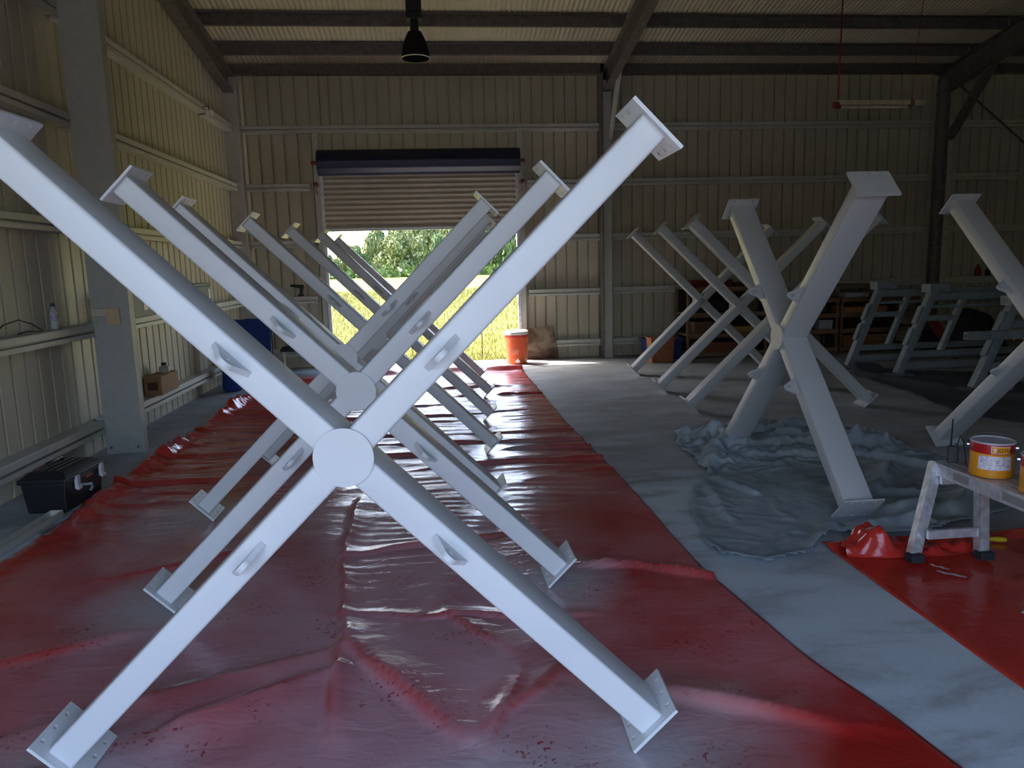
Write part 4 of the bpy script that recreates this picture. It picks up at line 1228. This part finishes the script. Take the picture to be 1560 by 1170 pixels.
for xx in (-0.64, 0.46):
    MB().box(xx - 0.02, xx + 0.02, -0.02, 0.02, -0.03, 0.02).build('lamp_holder', DKRED, ft, bevel=0.003)
MB().lathe([(0.045, -0.02), (0.05, 0.0), (0.05, 0.05), (0.04, 0.06)], (-0.71, 0, 0.02), 14, 0, Matrix.Rotation(PI / 2, 4, 'Y')).build('end_cap', DKRED, ft, smooth=40)
MB().box(0.455, 0.52, -0.04, 0.04, 0.0, 0.09).build('red_band', plain('brown_band', (0.25, 0.14, 0.06), 0.6), ft)
RCORD = plain('red_cord', (0.30, 0.02, 0.02), 0.6)
zr = roof_z(11.0) - 3.88
MB().path([(-0.66, 0, 0.08), (-0.655, 0.005, 0.5), (-0.65, 0.0, zr)], 0.010, 6).build('hanging_cord', RCORD, ft, smooth=180)
MB().path([(0.50, 0, 0.08), (0.55, 0.01, 0.9), (0.60, 0.0, zr)], 0.004, 6).build('hanging_cord', RCORD, ft, smooth=180)

# ================================================================== RIGHT BACK: bin, shelves, trestles
bb = thing('blue_tub', (3.88, 12.65, 0), 'dark blue plastic tub on the floor by the back wall', 'tub')
trap(MB(), -0.32, 0.32, -0.20, 0.20, 0, 0.34, 0.04).build('body', plain('dark_blue_plastic', (0.012, 0.03, 0.13), 0.4), bb, bevel=0.02)
MB().box(-0.345, 0.345, -0.225, -0.19, 0.33, 0.365).box(-0.345, 0.345, 0.19, 0.225, 0.33, 0.365).box(-0.345, -0.31, -0.19, 0.19, 0.33, 0.365).box(0.31, 0.345, -0.19, 0.19, 0.33, 0.365).build('rim', plain('dark_blue_rim', (0.015, 0.03, 0.12), 0.4), bb, bevel=0.006)
ob = thing('orange_crate', (3.74, 12.26, 0), 'faded orange crate standing before the dark blue tub', 'crate', 0.08)
trap(MB(), -0.21, 0.21, -0.12, 0.12, 0, 0.40, 0.02).build('body', plain('faded_orange', (0.34, 0.12, 0.05), 0.6), ob, bevel=0.01)
MB().box(-0.22, 0.22, -0.13, 0.13, 0.40, 0.425).build('lid', plain('faded_orange_lid', (0.36, 0.13, 0.06), 0.6), ob, bevel=0.006)

def shelf_unit(label, x0, x1, y0, y1, levels, back=True):
    t = thing('timber_shelf', ((x0 + x1) / 2, y1, 0), label, 'shelf', group='low timber shelves along the back wall')
    off = ((x0 + x1) / 2, y1, 0)
    for xx in (x0, x1 - 0.04):
        for yy in (y0, y1 - 0.04):
            MB().box(xx, xx + 0.04, yy, yy + 0.04, 0, levels[-1]).build('upright', TIMBER, t, off=off)
    for z in levels:
        MB().box(x0 - 0.01, x1 + 0.01, y0 - 0.01, y1, z - 0.03, z).build('shelf_board', TIMBER, t, off=off)
        MB().box(x0, x1, y0 - 0.03, y0 - 0.01, z - 0.075, z - 0.005).build('front_rail', TIMBER, t, off=off)
    if back:
        MB().box(x0, x1, y1 - 0.008, y1 + 0.004, 0.05, levels[-1] - 0.03).build('back_panel', plain('dark_back_board', (0.035, 0.026, 0.02), 0.8), t, off=off)
    return t
shelf_unit('left low timber shelf of the three against the back wall', 4.30, 5.75, 12.55, 13.2, [0.10, 0.42, 0.78, 1.22])
shelf_unit('middle low timber shelf of the three against the back wall', 5.80, 7.05, 12.55, 13.2, [0.10, 0.42, 0.70, 0.97])
shelf_unit('right low timber shelf of the three, ending near the pipe column', 7.10, 8.55, 12.55, 13.2, [0.10, 0.42, 0.70, 0.97])
def crate(nm, cat, label, x, y, z, sx, sy, sz, col, rz=0.0, group=None):
    t = thing(nm, (x, y, z + 0.001), label, cat, rz, group)
    c = plain(nm + '_colour', col, 0.75)
    MB().box(-sx / 2, sx / 2, -sy / 2, sy / 2, 0, sz * 0.86).build('body', c, t, bevel=0.006)
    MB().box(-sx / 2 - 0.006, sx / 2 + 0.006, -sy / 2 - 0.006, sy / 2 + 0.006, sz * 0.86, sz).build('lid', plain(nm + '_lid', tuple(min(1, v * 1.25) for v in col), 0.7), t, bevel=0.004)
    return t
G1 = 'cartons and bits kept on the low timber shelves'
for a in (
    ('red_box', 'box', 'long dark red box on top of the left timber shelf', 4.78, 12.85, 1.22, 0.75, 0.35, 0.12, (0.16, 0.02, 0.02)),
    ('flat_carton', 'carton', 'flat dark red carton with white end on the left shelf top, right end', 5.42, 12.82, 1.22, 0.45, 0.33, 0.07, (0.14, 0.025, 0.02)),
    ('tool_case', 'case', 'dark case on the third board of the left timber shelf', 4.75, 12.82, 0.78, 0.5, 0.4, 0.20, (0.02, 0.022, 0.03)),
    ('brown_carton', 'carton', 'brown carton on the third board of the left timber shelf', 5.35, 12.80, 0.78, 0.45, 0.4, 0.22, (0.16, 0.09, 0.05)),
    ('brown_carton', 'carton', 'brown carton on the second board of the left timber shelf', 4.70, 12.80, 0.42, 0.5, 0.4, 0.2, (0.15, 0.08, 0.045)),
    ('yellow_tray', 'tray', 'yellowish tray on the second board of the left timber shelf', 5.35, 12.78, 0.42, 0.5, 0.4, 0.10, (0.40, 0.26, 0.08)),
    ('rust_tray', 'tray', 'rust red tray on the lowest board of the left timber shelf', 4.95, 12.72, 0.10, 0.9, 0.4, 0.16, (0.22, 0.07, 0.035)),
    ('pine_carton', 'carton', 'pale wide carton on top of the middle timber shelf', 6.45, 12.80, 0.97, 0.95, 0.4, 0.13, (0.34, 0.21, 0.12)),
    ('dark_case', 'case', 'dark case on the second board of the middle timber shelf', 6.35, 12.82, 0.42, 0.6, 0.4, 0.18, (0.02, 0.02, 0.025)),
    ('white_carton', 'carton', 'white carton in the middle of the lower middle shelf', 6.85, 12.75, 0.42, 0.25, 0.3, 0.16, (0.40, 0.40, 0.42)),
    ('brown_carton', 'carton', 'brown carton on the lowest board of the middle timber shelf', 6.4, 12.78, 0.10, 0.7, 0.4, 0.22, (0.14, 0.08, 0.05)),
    ('orange_board_pack', 'carton', 'orange brown pack on the third board of the right timber shelf', 7.55, 12.76, 0.70, 0.80, 0.45, 0.10, (0.42, 0.19, 0.06)),
    ('white_tray', 'tray', 'white tray on top of the right timber shelf', 7.42, 12.74, 0.97, 0.42, 0.3, 0.08, (0.48, 0.48, 0.52)),
    ('pale_carton', 'carton', 'pale carton with dark spots on the right shelf top', 7.92, 12.76, 0.97, 0.34, 0.3, 0.20, (0.45, 0.33, 0.20)),
    ('brown_carton', 'carton', 'orange brown carton on the lowest board of the right timber shelf', 7.6, 12.76, 0.10, 0.85, 0.4, 0.20, (0.30, 0.15, 0.06)),
    ('blue_case', 'case', 'dark blue case with pale edge on the floor right of the shelves', 8.85, 12.45, 0.0, 0.36, 0.3, 0.36, (0.02, 0.025, 0.07)),
):
    crate(*a, group=G1)
sl = MB().hexa([(6.60, 12.45, 1.13), (7.75, 12.5, 1.12), (7.8, 12.95, 1.12), (6.65, 12.95, 1.13), (6.62, 12.47, 1.22), (7.74, 12.52, 1.19), (7.78, 12.94, 1.19), (6.66, 12.93, 1.22)])
ws = thing('weathered_slab', (7.1, 12.7, 1.12), 'grey weathered timber slab resting across the shelf tops', 'timber slab')
sl.build('slab_board', mat_wood('weathered_grey_wood', (0.10, 0.085, 0.06), (0.20, 0.17, 0.12)), ws, off=(7.1, 12.7, 1.12), bevel=0.01)
MB().beam((6.62, 12.44, 1.27), (6.95, 12.42, 1.10), 0.06, 0.09, (0, 1, 0)).build('end_cleat', TIMBER, ws, off=(7.1, 12.7, 1.12))

def trestle(label, y, xf, xt, zt, ln):
    t = thing('slanted_trestle', (xf, y, 0), label, 'steel trestle', group='three slanted grey trestle frames standing one behind another')
    O = (xf, y, 0)
    def at(zz, dx=0.0):
        return (xf + (xt - xf) * zz / zt + dx, y, zz)
    MB().box(xf - 0.17, xf + 0.17, y - 0.13, y + 0.13, 0.014, 0.026).build('foot_plate', STEELPAINT, t, off=O)
    MB().beam(at(0.024), at(zt - 0.02), 0.11, 0.11, (0, 1, 0), r=0.01).build('slanted_post', STEELPAINT, t, smooth=50, off=O)
    MB().box(xt - 0.14, xt + 0.16, y - 0.10, y + 0.10, zt - 0.10, zt + 0.02).build('head_block', STEELPAINT, t, off=O, bevel=0.004)
    MB().beam(at(0.27, 0.50), at(zt - 0.2, 0.50), 0.07, 0.08, (0, 1, 0), r=0.008).build('inner_post', STEELPAINT, t, smooth=50, off=O)
    for zz, rr_ in ((zt - 0.16, 0.055), (zt - 0.30, 0.025), (0.30, 0.045), (0.14, 0.05)):
        p = at(zz)
        if rr_ > 0.03:
            MB().beam(p, (p[0] + ln, y, zz), 0.09, rr_ * 2, (0, 0, 1), r=0.012).build('rail', STEELPAINT, t, smooth=50, off=O)
        else:
            MB().tube(p, (p[0] + ln, y, zz), rr_, 10).build('rail', STEELPAINT, t, smooth=40, off=O)
    p = at(0.80)
    MB().beam(p, (p[0] + 0.5, y, 0.80), 0.06, 0.08, (0, 0, 1), r=0.01).build('short_rail', STEELPAINT, t, smooth=50, off=O)
    for zz in (0.55, 0.85):
        q = at(zz, -0.10)
        MB().beam(at(zz - 0.12, -0.085), at(zz + 0.12, -0.085), 0.02, 0.09, (0, 1, 0)).build('slotted_bracket', STEELPAINT, t, off=O)
    MB().beam(at(0.024, ln), at(zt - 0.02, ln), 0.11, 0.11, (0, 1, 0), r=0.01).build('slanted_post', STEELPAINT, t, smooth=50, off=O)
    MB().box(xf + ln - 0.17, xf + ln + 0.17, y - 0.13, y + 0.13, 0.014, 0.026).build('foot_plate', STEELPAINT, t, off=O)
    return t
trestle('slanted grey steel trestle farthest back of the three, before the shelves', 10.79, 6.25, 6.74, 1.28, 2.3)
trestle('slanted grey steel trestle in the middle of the three', 9.88, 6.46, 6.96, 1.26, 1.9)
trestle('slanted grey steel trestle nearest of the three, at the right edge', 8.55, 6.60, 7.10, 1.14, 1.9)
lb = thing('loose_box_rail', (7.0, 8.2, 0), 'loose grey box rail with open end laid across the nearest trestle', 'steel rail')
MB().beam((6.36, 8.42, 0.70), (8.3, 8.42, 0.70), 0.08, 0.10, (0, 0, 1), cap=False).beam((6.36, 8.42, 0.70), (6.366, 8.42, 0.70), 0.07, 0.08, (0, 0, 1)).build('rail_body', STEELPAINT, lb, off=(7.0, 8.2, 0))
MB().box(6.357, 6.362, 8.395, 8.445, 0.67, 0.73).build('opening_shade_patch', BLACK, lb, off=(7.0, 8.2, 0))  # black patch stands in for the shade inside the hollow rail end
for xx in (6.95, 8.1):
    MB().beam((xx, 8.40, 0.012), (xx + 0.25, 8.40, 0.66), 0.07, 0.07, (0, 1, 0)).build('prop', STEELPAINT, lb, off=(7.0, 8.2, 0))
rp_ = thing('red_brace_bar', (8.3, 11.3, 0), 'dull red flat steel bar leaning behind the trestles', 'steel bar')
MB().beam((8.38, 11.25, 0.0), (7.86, 11.42, 0.86), 0.15, 0.03, (0, 1, 0)).build('bar', DKRED, rp_, off=(8.3, 11.3, 0))
MB().beam((7.86, 11.45, 0.86), (8.25, 12.1, 0.72), 0.10, 0.05, (0, 0, 1)).build('bent_top', RUBBER, rp_, off=(8.3, 11.3, 0))
dk = thing('dark_shroud', (9.0, 11.6, 0), 'dark pointed cover over gear behind the trestles at right', 'cover')
m = MB(); m.hexa([(8.55, 11.4, 0.0), (9.5, 11.4, 0.0), (9.5, 12.1, 0.0), (8.55, 12.1, 0.0), (8.85, 11.6, 0.78), (9.2, 11.6, 0.66), (9.2, 11.9, 0.66), (8.85, 11.9, 0.78)])
m.build('cover', mat_cloth('dark_green_cover', (0.02, 0.024, 0.022), (0.04, 0.045, 0.042)), dk, off=(9.0, 11.6, 0), bevel=0.03)
fe = thing('red_bottle', (10.22, 13.32, 1.252), 'small dark red bottle standing on the back girt right of the pipe column', 'bottle')
MB().lathe([(0.05, 0), (0.055, 0.01), (0.055, 0.13), (0.02, 0.17), (0.02, 0.19)], n=16).build('body', plain('dark_red_bottle', (0.20, 0.015, 0.02), 0.4), fe, smooth=50)
MB().lathe([(0.026, 0.188), (0.026, 0.215), (0.0001, 0.217)], n=12).build('cap', BLACK, fe, smooth=40)
fe2 = thing('dark_bottle', (10.42, 13.32, 1.252), 'small black bottle beside the dark red bottle on the back girt', 'bottle')
MB().lathe([(0.04, 0), (0.044, 0.01), (0.044, 0.11), (0.016, 0.14), (0.016, 0.155)], n=16).build('body', BLACK, fe2, smooth=50)
MB().lathe([(0.02, 0.153), (0.02, 0.175), (0.0001, 0.177)], n=12).build('cap', DKRED, fe2, smooth=40)

# ================================================================== OUTSIDE
def ground_at(x, y):
    ys_ = gy
    for a, b in zip(ys_, ys_[1:]):
        if a <= y <= b:
            t = (y - a) / (b - a)
            return ground_z(x, a) * (1 - t) + ground_z(x, b) * t
    return ground_z(x, y)
LEAF = NT('pale_leaf', rough=0.6)  # paler of the two leaf greens
lf = LEAF.noise(0.9, 4); LEAF.base(LEAF.ramp(lf, [(0.3, (0.09, 0.145, 0.04)), (0.7, (0.235, 0.255, 0.095))]))
LEAF.b.inputs['Transmission Weight'].default_value = 0.0
LEAF2 = NT('dark_leaf', rough=0.6)
lf = LEAF2.noise(0.9, 4); LEAF2.base(LEAF2.ramp(lf, [(0.3, (0.05, 0.11, 0.03)), (0.7, (0.13, 0.20, 0.06))]))
BARK = mat_wood('bark', (0.10, 0.08, 0.06), (0.18, 0.15, 0.11))
def crown_mesh(seed, mat, lobes=22, leaves=11000, leaf=0.55):
    r = random.Random(seed)
    L = []
    for k in range(lobes):
        a = r.uniform(0, 2 * PI); d = r.uniform(0.0, 0.75)
        L.append((Vector((d * math.cos(a), d * math.sin(a), r.uniform(0.12, 0.9) * (1.05 - 0.5 * d))), r.uniform(0.20, 0.36)))
    m = MB()
    V = []; F = []
    for c, q in L:
        n0 = len(V)
        for j in range(7):
            th = PI * j / 6
            for i in range(10):
                ph = 2 * PI * i / 10
                dd = Vector((math.sin(th) * math.cos(ph), math.sin(th) * math.sin(ph), math.cos(th) * 0.8))
                V.append(c + dd * q * 0.60 * (1 + 0.25 * nz(*(dd * 2 + c * 3))))
        for j in range(6):
            for i in range(10):
                F.append((n0 + j * 10 + i, n0 + j * 10 + (i + 1) % 10, n0 + (j + 1) * 10 + (i + 1) % 10, n0 + (j + 1) * 10 + i))
    for k in range(leaves):
        c, q = r.choice(L)
        dd = Vector((r.gauss(0, 1), r.gauss(0, 1), r.gauss(0, 1))).normalized(); dd.z *= 0.8
        p = c + dd * q * r.uniform(0.60, 1.15)
        if p.z < 0.02: continue
        t1 = Vector((r.gauss(0, 1), r.gauss(0, 1), r.gauss(0, 1))).normalized()
        t2 = (dd.cross(t1).normalized() + dd * r.uniform(-1.0, 1.0)).normalized()
        t1 = t2.cross((dd + Vector((r.gauss(0, .5), r.gauss(0, .5), r.gauss(0, .5)))).normalized()).normalized()
        sc = leaf * 0.1 * r.uniform(0.6, 1.3)
        n0 = len(V)
        V += [p + t1 * sc, p + t2 * sc * 0.6, p - t1 * sc, p - t2 * sc * 0.6]
        F.append((n0, n0 + 1, n0 + 2, n0 + 3))
    m.add(V, F)
    me = bpy.data.meshes.new('crown'); me.from_pydata(m.v, [], m.f); me.materials.append(mat); me.update()
    return me
CR = [crown_mesh(3, LEAF.m), crown_mesh(5, LEAF2.m), crown_mesh(9, LEAF.m, 30)]
TRUNK = MB().tube((0, 0, -0.3), (0.03, 0.02, 0.45), 0.045, 8, 0.03).tube((0.02, 0.01, 0.3), (0.25, 0.1, 0.7), 0.025, 6, 0.015).tube((0.02, 0.01, 0.3), (-0.22, -0.08, 0.65), 0.025, 6, 0.015)
tm = bpy.data.meshes.new('trunk'); tm.from_pydata(TRUNK.v, [], TRUNK.f); tm.materials.append(BARK)
def tree(label, x, y, wd, h, k, rz):
    t = thing('field_tree', (x, y, ground_at(x, y) - 0.1), label, 'tree', rz, 'trees along the far side of the grass field')
    t.scale = (wd, wd, h)
    link('crown', CR[k], t); link('trunk', tm, t)
for a in (
    ('low shrubby tree at the left end of the tree line under white sky', -16.2, 96, 2.6, 2.0, 0),
    ('dark young tree second from the left end of the tree line', -12.9, 94, 1.9, 2.6, 1),
    ('small pale tree rising third from the left in the tree line', -10.6, 98, 2.0, 3.6, 0),
    ('narrow dark green tree in front of the left half of the tree line', -8.9, 90, 1.5, 3.4, 1),
    ('tall tree filling the gap left of the wide pale tree', -7.3, 101, 2.6, 6.4, 2),
    ('wide pale rounded tree in the middle of the tree line, in front', -4.2, 90, 3.4, 6.0, 2),
    ('tall tree rising behind the wide pale rounded tree', -2.6, 112, 4.6, 10.5, 0),
    ('dark tree low beside the wide pale rounded tree on its right', 0.6, 91, 1.9, 4.4, 1),
    ('tall light tree right of the middle of the tree line', 2.4, 100, 3.2, 9.0, 2),
    ('dark tree before the right half of the tree line', 4.6, 91, 2.2, 5.6, 1),
    ('tall light tree in the right part of the tree line', 7.6, 110, 4.2, 10.5, 0),
    ('dark tree seen at the right door jamb', 9.2, 93, 2.6, 7.0, 1),
    ('tall tree at the right end of the tree line', 13.4, 102, 3.6, 11.0, 2),
    ('dark bush at the far right end of the tree line', 15.8, 92, 2.4, 4.5, 1),
):
    tree(*a, rz=R.uniform(0, 6))
us = MB()
for k in range(140):
    x = R.uniform(-20, 19); y = R.uniform(84.2, 86.2)
    s_ = R.uniform(0.5, 1.3); z = ground_at(x, y)
    for q in range(14):
        p = Vector((x + R.gauss(0, 0.5), y + R.gauss(0, 0.4), z + R.uniform(0, s_)))
        t1 = Vector((R.gauss(0, 1), R.gauss(0, 1), R.gauss(0, 1))).normalized() * 0.28
        t2 = t1.cross(Vector((0, 1, 0.3))).normalized() * 0.2
        us.add([p + t1, p + t2, p - t1, p - t2], [(0, 1, 2, 3)])
tag(us.build('undergrowth', LEAF2.m), 'band of dark green undergrowth at the foot of the tree line', 'undergrowth', kind='stuff')
GR_ = NT('grass_blade', rough=0.7)
gf = GR_.noise(1.2, 3); GR_.base(GR_.ramp(gf, [(0.3, (0.165, 0.18, 0.04)), (0.7, (0.27, 0.26, 0.075))]))
gb_ = MB(); V = []; F = []
for k in range(52000):
    t = R.random() ** 1.7
    y = 13.7 + t * 34
    x = R.uniform(-0.24, 0.20) * y + R.uniform(-0.4, 0.4)
    z = ground_at(x, y)
    h = R.uniform(0.04, 0.13) * (1 + t); a = R.uniform(0, 2 * PI); wd = 0.006 * (1 + 2.5 * t); ln = R.uniform(-0.06, 0.06)
    n0 = len(V)
    V += [(x - wd * math.cos(a), y - wd * math.sin(a), z - 0.01), (x + wd * math.cos(a), y + wd * math.sin(a), z - 0.01), (x + ln, y + R.uniform(-0.05, 0.05), z + h)]
    F.append((n0, n0 + 1, n0 + 2))
gb_.add(V, F)
tag(gb_.build('grass', GR_.m), 'short bright grass blades growing right outside the roller door', 'grass', kind='stuff')
pk = thing('metal_stake', (0.845, 14.4, -0.12), 'thin metal stake standing in the grass outside the roller door', 'stake')
MB().beam((0, 0, 0), (0, 0, 0.78), 0.022, 0.022, (0, 1, 0)).build('post', GALV_D, pk)
